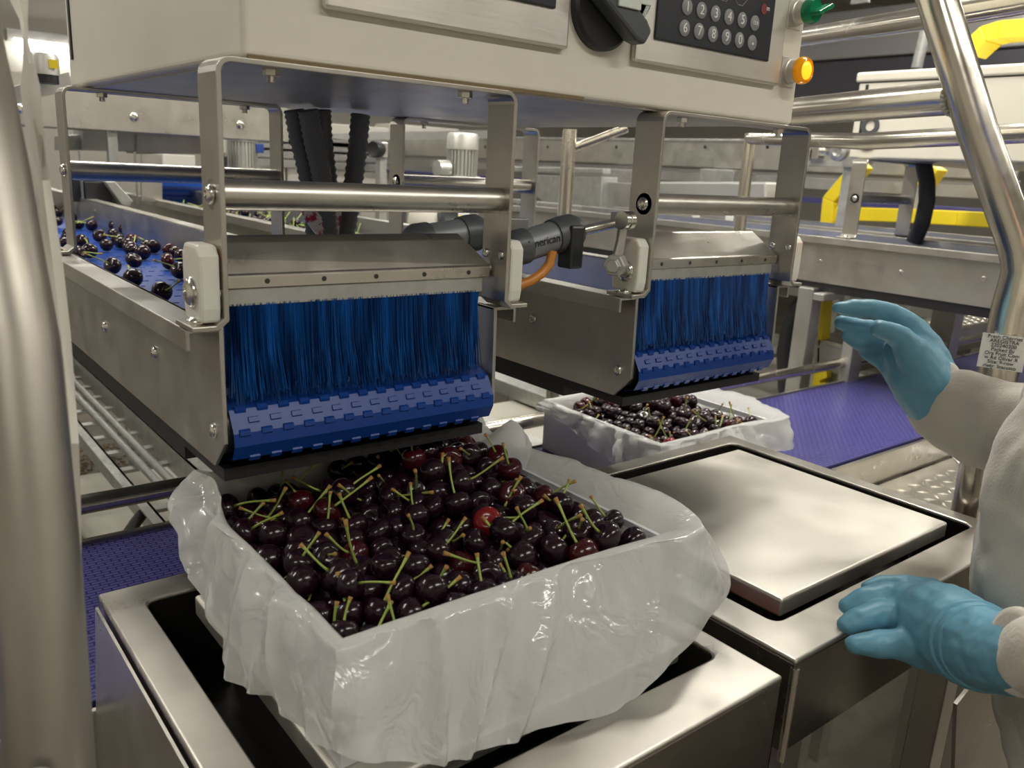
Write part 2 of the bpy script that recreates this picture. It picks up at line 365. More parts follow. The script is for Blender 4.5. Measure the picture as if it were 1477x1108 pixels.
def brush(dx, label):
    x0, x1 = XL + dx - .003, XR + dx + .003
    ym = 1.625
    t = thing('brush_curtain', label, 'brush', ((x0 + x1) / 2, ym, -.49), 'blue brush curtains over the discharge ends')
    MB().prism([(x0 + .012, ym, -.262), (x0 + .012, ym, -.236), (x0 + .012, ym + .016, -.225), (x0 + .012, ym + .030, -.262)], (x1 - x0 - .024, 0, 0)).build('angle_bar', M['steel_x'], t, bevel=.001)
    top = [(x0 + .010, ym + .006, -.232), (x1 - .012, ym + .006, -.232), (x1 - .012, ym + .018, -.226), (x1 - .060, ym + .070, -.166), (x0 + .045, ym + .070, -.166), (x0 + .010, ym + .028, -.205)]
    MB().prism(top, (0, .006, .004)).build('deflector_plate', M['steel_x'], t, bevel=.0006)
    MB().box((x0 + .016, ym + .004, -.297), (x1 - .030, ym + .016, -.262)).build('clamp_strip', M['galv'], t, bevel=.0006)
    for k in range(5):
        MB().lathe((x0 + .10 + k * .125, ym - .0005, -.248), (0, -1, 0), [(.0055, 0), (.0055, .0006)], 10).build('screw_hole', M['ink'], t)
    MB().tube([(x0 - .02, ym + .018, -.243), (x1 + .02, ym + .018, -.243)], .012, 12).build('pivot_shaft', M['steel_x'], t, smooth=40)
    mb = MB(); rnd = random.Random(int(dx * 100) + 5)
    n = 1500
    for i in range(n):
        x = x0 + .022 + (x1 - x0 - .06) * rnd.random(); row = rnd.choice((0, 0, 1, 2))
        y = ym + .004 + row * .006 + rnd.random() * .004; zb = -.485 + rnd.uniform(-.012, .02)
        sx = rnd.gauss(0, .004) + (.012 * math.sin(x * 31) if rnd.random() < .3 else 0)
        sy = -.012 + rnd.uniform(-.022, .014) if row == 0 else rnd.uniform(-.01, .01)
        w = rnd.uniform(.0009, .0017)
        p0 = (x, y, -.292); p1 = (x + sx * .3, y + sy * .35, -.39); p2 = (x + sx, y + sy, zb)
        mb.tube([p0, p1, p2], [w, w, w * .8], 3, cap=False)
    mb.box((x0 + .02, ym + .028, -.470), (x1 - .034, ym + .034, -.29))
    b = mb.build('bristles', M['bristle'], t); b['kind'] = 'stuff'
    for s_, x in ((-1, x0 - .012), (1, x1 + .012)):
        bl = MB().prism([(x, ym - .045, -.318), (x, ym + .045, -.318), (x, ym + .05, -.29), (x, ym + .05, -.19), (x, ym + .035, -.170), (x, ym - .035, -.170), (x, ym - .05, -.19), (x, ym - .05, -.29)],
                        (s_ * .040, 0, 0)).build('bearing_block', M['white_plastic'], t, bevel=.003)
        screw((x + s_ * .040, ym - .005, -.262), (s_, 0, 0), .030, t, 'pivot_bolt', h=.014)
    return t

def cabinet(dx, label, full):
    x0, x1, y0, y1, z0, z1 = .614 + dx, 2.362 + dx, 1.60, 3.05, .172, 1.55
    t = thing('control_cabinet', label, 'control box', ((x0 + x1) / 2, (y0 + y1) / 2, z0))
    if not full:
        z1 = .64
    MB().box((x0, y0, z0), (x1, y1, z1)).build('body', M['cream'], t, bevel=.006, segs=4)
    MB().box((x0 + .03, y0 + .03, z0 - .004), (x1 - .03, y1 - .03, z0)).build('base_plate', M['steel_y'], t)
    MB().box((x0 - .004, 2.98, z0 + .08), (x0 - .0005, 3.0, z1 - .02)).build('door_seam', M['rubber'], t)
    if not full:
        MB().box((x0 - .012, y0 - .02, z1 - .005), (x1 + .01, y1 + .02, z1 + .055)).build('lid', M['cream'], t, bevel=.006, segs=3)
        MB().box((x0 - .002, y0, z1 - .012), (x0 + .01, y1, z1 - .004)).build('lid_seal', M['rubber'], t)
        return t
    # grime line along the lower front edge
    MB().box((x0 + .01, y0 - .0015, z0 - .002), (x0 + .86, y0 + .004, z0 + .006)).build('grime_line', M['dirt'], t)
    def panel(xa, xb, za, zb, nm):
        p = MB().box((xa, y0 - .020, za), (xb, y0, zb)).build(nm, M['plate'], t, bevel=.003); return p
    p1 = panel(.770, 1.395, .277, .80, 'display_panel')
    w = MB().box((.83, y0 - .026, .358), (1.345, y0 - .018, .74)).build('display_window', M['membrane'], p1, bevel=.002)
    fg = text('printed_mark', '0', .035, (1.235, y0 - .0275, .382), (1, 0, 0), (0, 0, 1), M['key'], p1)
    p2 = panel(1.622, 2.243, .277, .80, 'keypad_panel')
    k = MB().box((1.682, y0 - .026, .336), (2.168, y0 - .018, .74)).build('keypad_membrane', M['membrane'], p2, bevel=.002)
    MB().box((1.80, y0 - .0285, .512), (2.150, y0 - .025, .70)).build('screen', M['screen'], p2, bevel=.001)
    labels = [('1', '2', '3', '4', '5', 'CLR'), ('6', '7', '8', '9', '0', '.')]
    for r, row in enumerate(labels):
        for c_, ch in enumerate(row):
            xx = 1.790 + c_ * .058 - r * .002; zz = .428 - r * .052
            ky = MB().lathe((xx, y0 - .025, zz), (0, -1, 0), [(.0205, 0), (.0205, .003), (.0185, .0045), (0, .0045)], 24).build('key', M['key'], p2, smooth=40)
            MB().lathe((xx, y0 - .0288, zz), (0, -1, 0), [(.0218, 0), (.0218, .0008), (.0200, .0008), (.0200, 0)], 24)
            tx = text('key_print', ch, .034 if len(ch) == 1 and ch != '.' else (.014 if ch == 'CLR' else .06), (xx, y0 - .0302, zz + (.012 if ch == '.' else 0)), (1, 0, 0), (0, 0, 1), M['paint_white'], p2)
    for c_, ch in enumerate(('PRODUCT\nUNIT', 'RE-TARE', 'PRESET')):
        xx = 1.862 + c_ * .072; zz = .492
        ring = MB(); pts = []
        for i in range(8):
            a0 = math.pi / 4 * i + math.pi / 8
            pts.append((xx + .030 * math.cos(a0), y0 - .0265, zz + .030 * math.sin(a0)))
        ring.tube(pts + [pts[0]], .0012, 6, cap=False).build('outline_key', M['key'], p2)
        text('key_print', ch, .010, (xx, y0 - .0272, zz), (1, 0, 0), (0, 0, 1), M['key'], p2)
    MB().box((1.78, y0 - .0268, .494), (2.125, y0 - .0262, .500)).build('red_print_line', M['redprint'], p2)
    MB().lathe((2.115, y0 - .0265, .470), (0, -1, 0), [(.014, 0), (.014, .001)], 16).build('red_print_spot', M['redprint'], p2)
    text('printed_mark', 'm', .02, (2.133, y0 - .0272, .474), (1, 0, 0), (0, 0, 1), M['paint_white'], p2)
    MB().box((1.715, y0 - .030, .484), (1.758, y0 - .025, .53)).build('round_key', M['white_plastic'], p2, bevel=.004)
    # rotary isolator
    cx, cz = 1.508, .385
    sw = MB().lathe((cx, y0, cz), (0, -1, 0), [(.098, 0), (.098, .016), (.090, .024), (.055, .028), (0, .028)], 48).build('rotary_switch', M['black'], t, smooth=35)
    hd = MB(); c0 = math.cos(math.radians(-32)); s0 = math.sin(math.radians(-32))
    def rot(a, b): return (cx + a * c0 - b * s0, cz + a * s0 + b * c0)
    q = [rot(-.085, -.030), rot(.085, -.030), rot(.115, -.020), rot(.115, .020), rot(.085, .030), rot(-.085, .030)]
    hd.prism([(a, y0 - .028, b) for a, b in q], (0, -.050, 0)).build('grip', M['dgrey'], sw, bevel=.004)
    MB().box((cx - .02, y0 - .084, cz - .005), (cx + .055, y0 - .078, cz + .045)).box((cx + .05, y0 - .084, cz + .01), (cx + .09, y0 - .078, cz + .026)).build('pointer_label', M['white_plastic'], sw, bevel=.001)
    MB().lathe((cx + .03, y0 - .06, cz + .035), (0, -1, 0), [(.07, 0), (.072, .012), (.069, .012), (.067, 0)], 32).build('clear_guard', M['clear'], sw, smooth=40)
    # lamp push button and selector on the right edge
    for cz, nm in ((.489, 'green'), (.325, 'amber')):
        xx = 2.305
        MB().box((xx - .040, y0 - .004, cz - .046), (xx + .030, y0, cz + .040)).build('legend_plate', M['alu'], t, bevel=.001)
        base = MB().lathe((xx, y0 - .002, cz), (0, -1, 0), [(.036, 0), (.036, .012), (.032, .014), (.032, .040), (.0, .040)], 32).build('button_base', M['alu'], t, smooth=40)
        if nm == 'green':
            MB().lathe((xx, y0 - .040, cz), (0, -1, 0), [(.034, 0), (.036, .018), (.031, .030), (0, .030)], 32).build('selector_ring', M['green_lamp'], base, smooth=40)
            a_ = math.radians(25); ca, sa = math.cos(a_), math.sin(a_)
            q = [(-.033, -.006), (.036, -.007), (.046, 0), (.036, .007), (-.033, .006)]
            MB().prism([(xx + a * ca - b * sa, y0 - .070, cz + a * sa + b * ca) for a, b in q], (0, -.034, 0)).build('selector_grip', M['green_lamp'], base, bevel=.002)
        else:
            MB().lathe((xx, y0 - .040, cz), (0, -1, 0), [(.038, 0), (.040, .012), (.036, .024), (.029, .026), (.029, .018), (0, .018)], 32).build('lamp_ring', M['amber_lamp'], base, smooth=40)
            MB().lathe((xx, y0 - .050, cz), (0, -1, 0), [(.026, 0), (.026, .014), (.02, .018), (0, .018)], 32).build('lamp_lens', M['amber_glow'], base, smooth=40)
    MB().box((2.275, y0 - .003, .548), (2.335, y0, .60)).build('legend_plate', M['alu'], t)
    text('legend_text', 'OFF\nON', .014, (2.305, y0 - .0035, .574), (1, 0, 0), (0, 0, 1), M['ink'], t)
    return t

PITCH = 1.185; NEXT = 4.55
l1 = lane(0, 1, 7.6); l1['label'] = 'left blue belt conveyor between steel side plates, ending above the front box'
l2 = lane(PITCH, 2, 7.6); l2['label'] = 'second blue belt conveyor from the left, its brushed end right of the air cylinder'
l3 = lane(NEXT, 3, 6.2, False); l3['label'] = 'far right conveyor seen as a long pale steel side plate behind the raised glove'
l4 = lane(NEXT + PITCH, 4, 6.2, False); l4['label'] = 'farthest conveyor side behind the one with the long pale plate'
brush(0, 'dark blue brush curtain hanging at the end of the left conveyor')
brush(PITCH, 'brighter blue brush curtain at the end of the second conveyor, half in shadow')
hoop(.553, 1.243, 1.57, 1.67, 'front strap frame over the left brush curtain')
hoop(.553 + PITCH, 1.243 + PITCH, 1.57, 1.67, 'front strap frame over the right brush curtain')
hoop(.553, 1.243, 2.88, 2.98, 'rear strap frame over the left conveyor, behind its cherries')
hoop(.553 + PITCH, 1.243 + PITCH, 2.90, 3.00, 'rear strap frame over the second conveyor, beside the grey conduits')
hoop(.553 + NEXT, 1.243 + NEXT, 2.88, 2.98, 'light strap frame in front of the yellow guard, left end of the far cabinet')
hoop(.553 + NEXT, 1.243 + NEXT, 1.57, 1.67, 'front strap frame on the far right conveyor, next to the sloping handrail')
cabinet(0, 'cream control cabinet with keypad, rotary switch and two lamps, over the brush curtains', True)
c2 = cabinet(NEXT, 'far cream cabinet marked with a black 8, behind the handrails at right', False)
text('number', '8', .30, (.614 + NEXT - .006, 2.93, .312), (0, -1, 0), (0, 0, 1), M['dgrey'], c2, depth=.002)
# ================================================================ weighing stations under the lanes
def slab_hole(mb, x0, x1, y0, y1, hx0, hx1, hy0, hy1, z0, z1, r=.03):
    """a flat top with a round-cornered opening"""
    def corner(cx, cy, a0, rr): return [(cx + rr * math.cos(a0 + k * math.pi / 8), cy + rr * math.sin(a0 + k * math.pi / 8)) for k in range(5)]
    inner = corner(hx0 + r, hy0 + r, math.pi, r) + corner(hx1 - r, hy0 + r, -math.pi / 2, r) + corner(hx1 - r, hy1 - r, 0, r) + corner(hx0 + r, hy1 - r, math.pi / 2, r)
    oc = [(x0, y0), (x1, y0), (x1, y1), (x0, y1)]
    v = []; f = []
    def quads(z):
        b = len(v); v.extend([(x, y, z) for x, y in inner]); ob = len(v); v.extend([(x, y, z) for x, y in oc])
        for q in range(4):
            for k in range(4): f.append((b + q * 5 + k, b + q * 5 + k + 1, ob + q))
            f.append((b + q * 5 + 4, b + (q * 5 + 5) % 20, ob + (q + 1) % 4, ob + q))
        return b, ob
    b1, o1 = quads(z1); b0, o0 = quads(z0)
    for k in range(20): f.append((b1 + k, b1 + (k + 1) % 20, b0 + (k + 1) % 20, b0 + k))
    for k in range(4): f.append((o1 + k, o1 + (k + 1) % 4, o0 + (k + 1) % 4, o0 + k))
    return mb.add(v, f)

def station(x0, x1, y0, y1, hole, plate, label):
    t = thing('weighing_station', label, 'weighing table', ((x0 + x1) / 2, (y0 + y1) / 2, ZF), 'weighing tables beneath the discharge ends')
    hx0, hx1, hy0, hy1 = hole
    mb = slab_hole(MB(), x0, x1, y0, y1, hx0, hx1, hy0, hy1, -1.012, -1.0)
    mb.build('table_top', M['steel'], t, bevel=.0030, segs=3)
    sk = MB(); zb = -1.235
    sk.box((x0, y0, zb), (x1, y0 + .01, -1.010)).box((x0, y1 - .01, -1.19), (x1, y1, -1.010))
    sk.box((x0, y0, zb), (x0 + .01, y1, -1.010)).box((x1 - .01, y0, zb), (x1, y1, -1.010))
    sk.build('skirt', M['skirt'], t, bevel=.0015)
    MB().tube([(x0 + .004, y0 + .002, zb - .02), (x0 + .004, y0 + .002, -1.02)], .010, 10).build('corner_seam', M['tube'], t, smooth=40)
    w = MB()                              # well walls below the opening, open at the floor
    w.box((hx0 - .008, hy0, -1.2), (hx0, hy1, -1.012)).box((hx1, hy0, -1.2), (hx1 + .008, hy1, -1.012))
    w.box((hx0, hy1, -1.2), (hx1, hy1 + .008, -1.012)).box((hx0, hy0 - .008, -1.2), (hx1, hy0, -1.012))
    w.box((hx0, hy0, -1.215), (hx1, hy1, -1.2)).build('well', M['well'], t)
    px0, px1, py0, py1 = plate
    p = MB().box((px0, py0, -1.035), (px1, py1, -.985)).build('weighing_plate', M['plate'], t, bevel=.0035, segs=3)
    c = (px0 + px1) / 2, (py0 + py1) / 2
    MB().box((c[0] - .2, c[1] - .2, -1.2), (c[0] + .2, c[1] + .2, -1.036)).build('load_cell_box', M['dull'], p)
    for (a, b) in ((px0 + .06, py0 + .06), (px1 - .06, py0 + .06), (px1 - .06, py1 - .06), (px0 + .06, py1 - .06)):
        MB().tube([(a, b, -1.2), (a, b, -1.035)], .012, 10).build('support_pin', M['screw'], p, smooth=40)
    for (a, b) in ((x0 + .1, y0 + .12), (x1 - .1, y0 + .12)):
        MB().box((a - .045, b - .045, ZF), (a + .045, b + .045, zb + .02)).build('leg', M['steel'], t, bevel=.002)
    return t
st1 = station(.361, 1.435, .821, 1.925, (.44, 1.381, .949, 1.835), (.532, 1.33, 1.01, 1.775), 'near weighing table with the front box of cherries on its plate')
st2 = station(1.508, 2.715, .838, 1.94, (1.609, 2.645, .959, 1.872), (1.690, 2.56, 1.00, 1.785), 'empty weighing table with a bare square steel plate, right of the front box')
# red sensor strip in the gap of the empty table and sheet metal under the front corner
MB().box((1.612, .985, -1.11), (1.616, 1.22, -1.045)).build('red_strip', M['red'], st2)
MB().prism([(2.06, .70, -1.25), (2.62, .70, -1.05), (2.70, .70, -1.75), (2.3, .70, -1.95)], (0, .01, 0)).build('guard_sheet', M['steel'], st2)
# clear splash flap on the left edge of the near table
fl = MB().prism([(.355, 1.90, -1.02), (.355, .9, -1.02), (.33, .9, -1.42), (.33, 1.90, -1.42)], (-.006, 0, 0)).build('side_flap', M['steel'], st1)

# ================================================================ boxes, liners, cherries
def carton(x0, x1, y0, y1, z0, z1, label):
    t = thing('fruit_box', label, 'box', ((x0 + x1) / 2, (y0 + y1) / 2, z0), 'white cardboard boxes of cherries')
    th = .010
    MB().box((x0, y0, z0), (x1, y1, z0 + th)).build('bottom', M['card'], t)
    mb = MB(); z0 += th
    MB().box((x0, y0, z0), (x0 + th, y1, z1)).build('side_panel', M['card'], t); MB().box((x1 - th, y0, z0), (x1, y1, z1)).build('side_panel', M['card'], t)
    MB().box((x0 + th, y0, z0), (x1 - th, y0 + th, z1)).build('end_panel', M['card'], t); MB().box((x0 + th, y1 - th, z0), (x1 - th, y1, z1)).build('end_panel', M['card'], t)
    return t
carton(.545, 1.318, 1.073, 1.860, -.984, -.755, 'white box on the near weighing table, under the left brush curtain')
carton(2.52, 3.27, 2.13, 2.86, -1.30, -1.07, 'white box farther back, standing on the violet belt')

def liner(name, rim, zr, stations, label, z_in, n_s=340, n_t=52, seed=3, amp=.015):
    """stations: (fraction along the near/right/far/left perimeter, crest height, crest outward lean, hem point)"""
    x0, x1, y0, y1 = rim
    per = [((x0, y0), (x1, y0), (0, -1)), ((x1, y0), (x1, y1), (1, 0)), ((x1, y1), (x0, y1), (0, 1)), ((x0, y1), (x0, y0), (-1, 0))]
    def rimpt(s):
        s = s % 4; k = int(s); f_ = s - k; a, b, nn = per[k]
        p = (a[0] + (b[0] - a[0]) * f_, a[1] + (b[1] - a[1]) * f_)
        return p
    def outn(s):
        s = s % 4; k = int(s); f_ = s - k; w = .10
        n0 = Vector(per[k][2]); 
        if f_ < w: n0 = n0.lerp(Vector(per[(k - 1) % 4][2]), .5 - f_ / w * .5)
        if f_ > 1 - w: n0 = n0.lerp(Vector(per[(k + 1) % 4][2]), .5 - (1 - f_) / w * .5)
        return n0.normalized()
    ss = [q[0] for q in stations]
    def interp(s, idx):
        s = s % 4
        n = len(ss)
        for i in range(n):
            a = ss[i]; b = ss[(i + 1) % n] + (4 if i == n - 1 else 0); s2 = s + (4 if s < ss[0] else 0)
            if a <= s2 <= b:
                f_ = (s2 - a) / (b - a) if b > a else 0
                g = [np.array(stations[(i + k) % n][idx], float) for k in (-1, 0, 1, 2)]
                return .5 * ((2 * g[1]) + (-g[0] + g[2]) * f_ + (2 * g[0] - 5 * g[1] + 4 * g[2] - g[3]) * f_ ** 2 + (-g[0] + 3 * g[1] - 3 * g[2] + g[3]) * f_ ** 3)
        return np.array(stations[0][idx], float)
    rnd = random.Random(seed)
    from mathutils import noise
    V = []; 
    folds = [(rnd.uniform(0, 4), rnd.uniform(.02, .09), rnd.choice((-1, 1)) * rnd.uniform(.4, 1.0), rnd.uniform(-.25, .25)) for _ in range(70)]
    for i in range(n_s):
        s = 4 * i / n_s
        r = rimpt(s); o = outn(s); cz, lean = interp(s, 1), interp(s, 2); hem = interp(s, 3)
        inn = (r[0] - o[0] * .022, r[1] - o[1] * .022)
        ctrl = [(inn[0] - o[0] * .012, inn[1] - o[1] * .012, z_in), (inn[0], inn[1], zr - .05), (inn[0] + o[0] * (.010 + lean * .5), inn[1] + o[1] * (.010 + lean * .5), zr + max(cz, 0) * .55 + .003),
                (r[0] + o[0] * lean, r[1] + o[1] * lean, zr + cz + .006),
                (r[0] + o[0] * (lean + .014), r[1] + o[1] * (lean + .014), zr + cz * .75 - .008)]
        C = [np.array(c, float) for c in ctrl]
        mid = C[4] * .55 + hem * .45; mid[:2] += np.array([o[0], o[1]]) * .008
        C += [mid, hem]
        for j in range(n_t):
            u = j / (n_t - 1) * (len(C) - 1); k = min(int(u), len(C) - 2); f_ = u - k
            g = [C[max(k - 1, 0)], C[k], C[k + 1], C[min(k + 2, len(C) - 1)]]
            p = .5 * ((2 * g[1]) + (-g[0] + g[2]) * f_ + (2 * g[0] - 5 * g[1] + 4 * g[2] - g[3]) * f_ ** 2 + (-g[0] + 3 * g[1] - 3 * g[2] + g[3]) * f_ ** 3)
            t_ = j / (n_t - 1)
            free = min(1, max(0, (t_ - .42) / .5)) ** .8
            up = .35 if t_ < .42 else 1
            d = 0
            for (fs, fw, fa, fk) in folds:      # sharp creases running from the rim outwards, each at its own slant
                q = ((s - fs - fk * (t_ - .5) + 2) % 4) - 2
                if abs(q) < fw: d += fa * (1 - abs(q) / fw)
            nv = noise.noise(Vector((s * 2.6, t_ * 3.5, seed))) * 1.1 + abs(noise.noise(Vector((s * 6.1 + 3, t_ * 4.2, seed + 9)))) * 1.3 - .3 + .35 * abs(noise.noise(Vector((s * 15, t_ * 9, seed + 4))))
            k_ = amp * (d * 1.05 + nv * 1.0) * (.18 * up + .95 * free)
            if t_ < .46: k_ = min(k_, .004) if t_ > .15 else k_
            p = p + np.array([o[0] * k_, o[1] * k_, k_ * .25 * (t_ > .4)])
            if t_ > .97: p[2] += .006 * noise.noise(Vector((s * 9, 5, seed)))
            V.append(tuple(p))
    Fc = [(i * n_t + j, ((i + 1) % n_s) * n_t + j, ((i + 1) % n_s) * n_t + j + 1, i * n_t + j + 1) for i in range(n_s) for j in range(n_t - 1)]
    o = MB().add(V, Fc).build(name, M['bag'], smooth=28)
    tag(o, label, 'plastic bag', 'frosted plastic liners folded over the boxes')
    return o
P_ = lambda *a: px(*a)
S1 = [
 (0.00, 0, .012, P_(484, 1090, 'Y', 1.015)), (0.12, 0, .010, P_(560, 1104, 'Y', .985)), (0.28, 0, .010, P_(640, 1102, 'Z', -.975)),
 (0.45, .004, .012, P_(720, 1075, 'Z', -.98)), (0.62, .006, .014, P_(800, 1050, 'Z', -.98)), (0.80, .012, .03, P_(905, 1018, 'Z', -.98)),
 (0.95, .020, .055, P_(962, 955, 'Z', -.93)), (1.03, .026, .085, P_(1054, 856, 'X', 1.455)), (1.12, .036, .105, (1.505, 1.085, -.82)),
 (1.30, .034, .090, (1.450, 1.27, -.86)), (1.50, .030, .080, (1.44, 1.45, -.87)), (1.70, .026, .07, (1.43, 1.60, -.86)),
 (1.80, .075, .07, (1.44, 1.72, -.82)), (1.89, .018, .05, (1.43, 1.82, -.83)), (1.97, .070, .06, (1.42, 1.93, -.80)), (2.05, .022, .035, (1.33, 1.94, -.83)),
 (2.14, .060, .045, (1.25, 1.95, -.82)), (2.24, .045, .03, (1.16, 1.93, -.83)), (2.33, .000, .012, (1.08, 1.92, -.85)), (2.60, 0, .010, (.86, 1.915, -.85)), (2.85, 0, .012, (.65, 1.915, -.84)),
 (2.93, .030, -.035, (.56, 1.93, -.83)), (3.02, .040, -.02, P_(248, 745, 'X', .48)), (3.15, .034, -.03, P_(258, 800, 'X', .48)), (3.32, .006, .014, P_(286, 868, 'X', .487)),
 (3.50, 0, .012, P_(330, 958, 'X', .487)), (3.66, 0, .012, P_(372, 1000, 'X', .49)), (3.82, 0, .012, P_(420, 1040, 'X', .50)), (3.94, 0, .012, P_(462, 1080, 'X', .505))]
liner('box_liner', (.551, 1.312, 1.079, 1.854), -.752, S1, 'crumpled frosted plastic liner spilling over the front box', -.92)
S2 = [
 (0.00, .0, .02, (2.50, 2.07, -1.19)), (0.25, .0, .02, (2.68, 2.05, -1.17)), (0.50, .005, .02, (2.88, 2.05, -1.17)), (0.75, .01, .03, (3.1, 2.05, -1.18)),
 (1.00, .015, .08, (3.38, 2.04, -1.20)), (1.25, .03, .13, (3.46, 2.25, -1.20)), (1.50, .03, .14, (3.46, 2.45, -1.20)), (1.75, .03, .13, (3.45, 2.68, -1.2)),
 (2.00, .04, .08, (3.40, 2.92, -1.19)), (2.25, .03, .03, (3.1, 2.93, -1.18)), (2.40, .045, .03, (2.98, 2.93, -1.18)), (2.60, .01, .02, (2.8, 2.92, -1.16)), (2.85, .004, .015, (2.62, 2.91, -1.14)),
 (3.00, .005, .015, (2.485, 2.90, -1.10)), (3.25, 0, .012, (2.478, 2.70, -1.12)), (3.50, 0, .012, (2.470, 2.50, -1.16)), (3.75, 0, .012, (2.465, 2.28, -1.20))]
liner('box_liner', (2.526, 3.264, 2.136, 2.854), -1.067, S2, 'frosted plastic liner over the box standing on the violet belt', -1.20, n_s=220, n_t=36, seed=8, amp=.020)

HEAP1=[(600,1123,-823,281),(738,1171,-803,288),(611,1363,-788,303),(1019,1261,-743,309),(599,1170,-797,273),(1080,1170,-763,313),(1232,1514,-727,302),(817,1128,-793,332),(1018,1194,-774,318),(600,1123,-909,278),(666,1272,-770,289),(1044,1579,-718,311),(1223,1312,-744,298),(1018,1430,-743,310),(685,1124,-855,294),(1126,1128,-768,335),(1271,1124,-770,288),(915,1441,-753,284),(880,1139,-794,327),(755,1302,-771,271),(742,1125,-851,296),(1046,1666,-714,304),(962,1280,-761,289),(940,1127,-789,315),(914,1812,-766,279),(643,1578,-784,302),(1136,1340,-747,334),(877,1294,-765,280),(967,1812,-759,275),(1092,1135,-818,276),(1188,1128,-746,332),(604,1742,-776,322),(798,1123,-849,283),(606,1519,-811,335),(848,1654,-758,330),(786,1178,-773,307),(1195,1633,-718,281),(668,1123,-908,284),(603,1628,-790,314),(1066,1486,-720,316),(694,1209,-806,312),(1012,1783,-746,290),(1217,1590,-746,286),(934,1586,-762,309),(668,1331,-779,326),(977,1127,-843,315),(749,1546,-785,294),(1159,1126,-828,305),(648,1154,-821,312),(1153,1178,-742,304),(1272,1123,-844,282),(917,1127,-845,317),(696,1434,-787,290),(879,1396,-774,283),(1035,1126,-824,315),(814,1285,-781,332),(604,1277,-823,321),(838,1123,-906,281),(602,1158,-867,297),(908,1533,-778,318),(825,1452,-773,297),(724,1125,-906,304),(777,1596,-768,324),(747,1410,-789,298),(646,1239,-809,281),(1224,1369,-750,300),(856,1130,-851,319),(1079,1430,-753,271),(1006,1123,-893,282),(994,1144,-789,272),(1021,1321,-745,319),(749,1225,-784,307),(977,1354,-765,273),(1065,1227,-756,295),(631,1426,-783,301),(1271,1811,-743,290),(770,1460,-783,279),(761,1702,-781,314),(1159,1412,-742,314),(805,1398,-789,275),(968,1460,-749,293),(1006,1591,-765,320),(1137,1641,-724,326),(603,1466,-842,307),(1160,1495,-762,321),(1067,1807,-737,332),(1215,1126,-846,306),(901,1644,-788,308),(1272,1619,-730,282),(922,1278,-803,317),(967,1228,-790,332),(951,1125,-897,297),(894,1125,-901,304),(604,1538,-871,319),(1100,1689,-714,296),(922,1185,-789,316),(1177,1308,-778,295),(926,1695,-772,301),(782,1126,-904,311),(1027,1522,-754,334),(1212,1192,-745,320),(922,1331,-775,305),(714,1735,-800,303),(965,1516,-764,314),(880,1474,-786,328),(719,1610,-786,327),(603,1208,-906,305),(1117,1122,-865,274),(601,1343,-841,289),(604,1581,-828,315),(606,1687,-808,326),(798,1512,-776,328),(763,1762,-780,282),(1130,1228,-762,291),(699,1800,-799,314),(1146,1724,-721,303),(604,1210,-838,319),(1103,1759,-732,285),(1063,1127,-880,323),(714,1174,-855,296),(728,1351,-794,324),(1216,1427,-749,297),(603,1809,-923,305),(602,1754,-924,299),(1031,1677,-772,309),(603,1589,-904,314),(604,1808,-862,323),(1270,1195,-757,298),(637,1165,-909,278),(690,1540,-794,326),(863,1201,-802,333),(657,1483,-796,336),(605,1404,-834,327),(1113,1581,-737,273),(709,1292,-807,330),(1270,1754,-744,296),(665,1705,-814,311),(721,1486,-796,314),(600,1253,-875,278),(600,1700,-922,275),(605,1743,-840,334),(903,1749,-790,330),(978,1430,-800,319),(602,1647,-913,296),(601,1487,-898,295),(834,1713,-776,319),(605,1429,-891,325),(789,1344,-788,310),(883,1585,-802,322),(655,1763,-812,292),(863,1262,-809,306),(601,1632,-858,295),(1058,1182,-818,310),(605,1309,-891,334),(776,1177,-850,324),(714,1679,-805,276),(964,1759,-793,307),(670,1641,-803,274),(603,1369,-893,314),(1021,1737,-784,328),(1259,1685,-741,312),(655,1366,-831,331),(755,1813,-798,273),(1270,1167,-808,302),(1216,1800,-754,296),(1208,1541,-773,297),(1115,1393,-781,328),(601,1688,-868,294),(1123,1452,-782,284),(1065,1718,-748,292),(969,1640,-775,325),(1196,1689,-729,296),(1269,1311,-782,312),(854,1426,-819,333),(619,1808,-802,317),(1167,1610,-767,311),(980,1696,-785,271),(1047,1373,-766,312),(1056,1625,-756,309),(803,1221,-813,329),(867,1343,-786,285),(656,1304,-838,309),(1213,1155,-795,306),(1005,1274,-797,284),(1124,1282,-791,329),(766,1272,-816,299),(1271,1459,-783,288),(694,1173,-908,290),(850,1653,-817,276),(1065,1282,-772,297)]
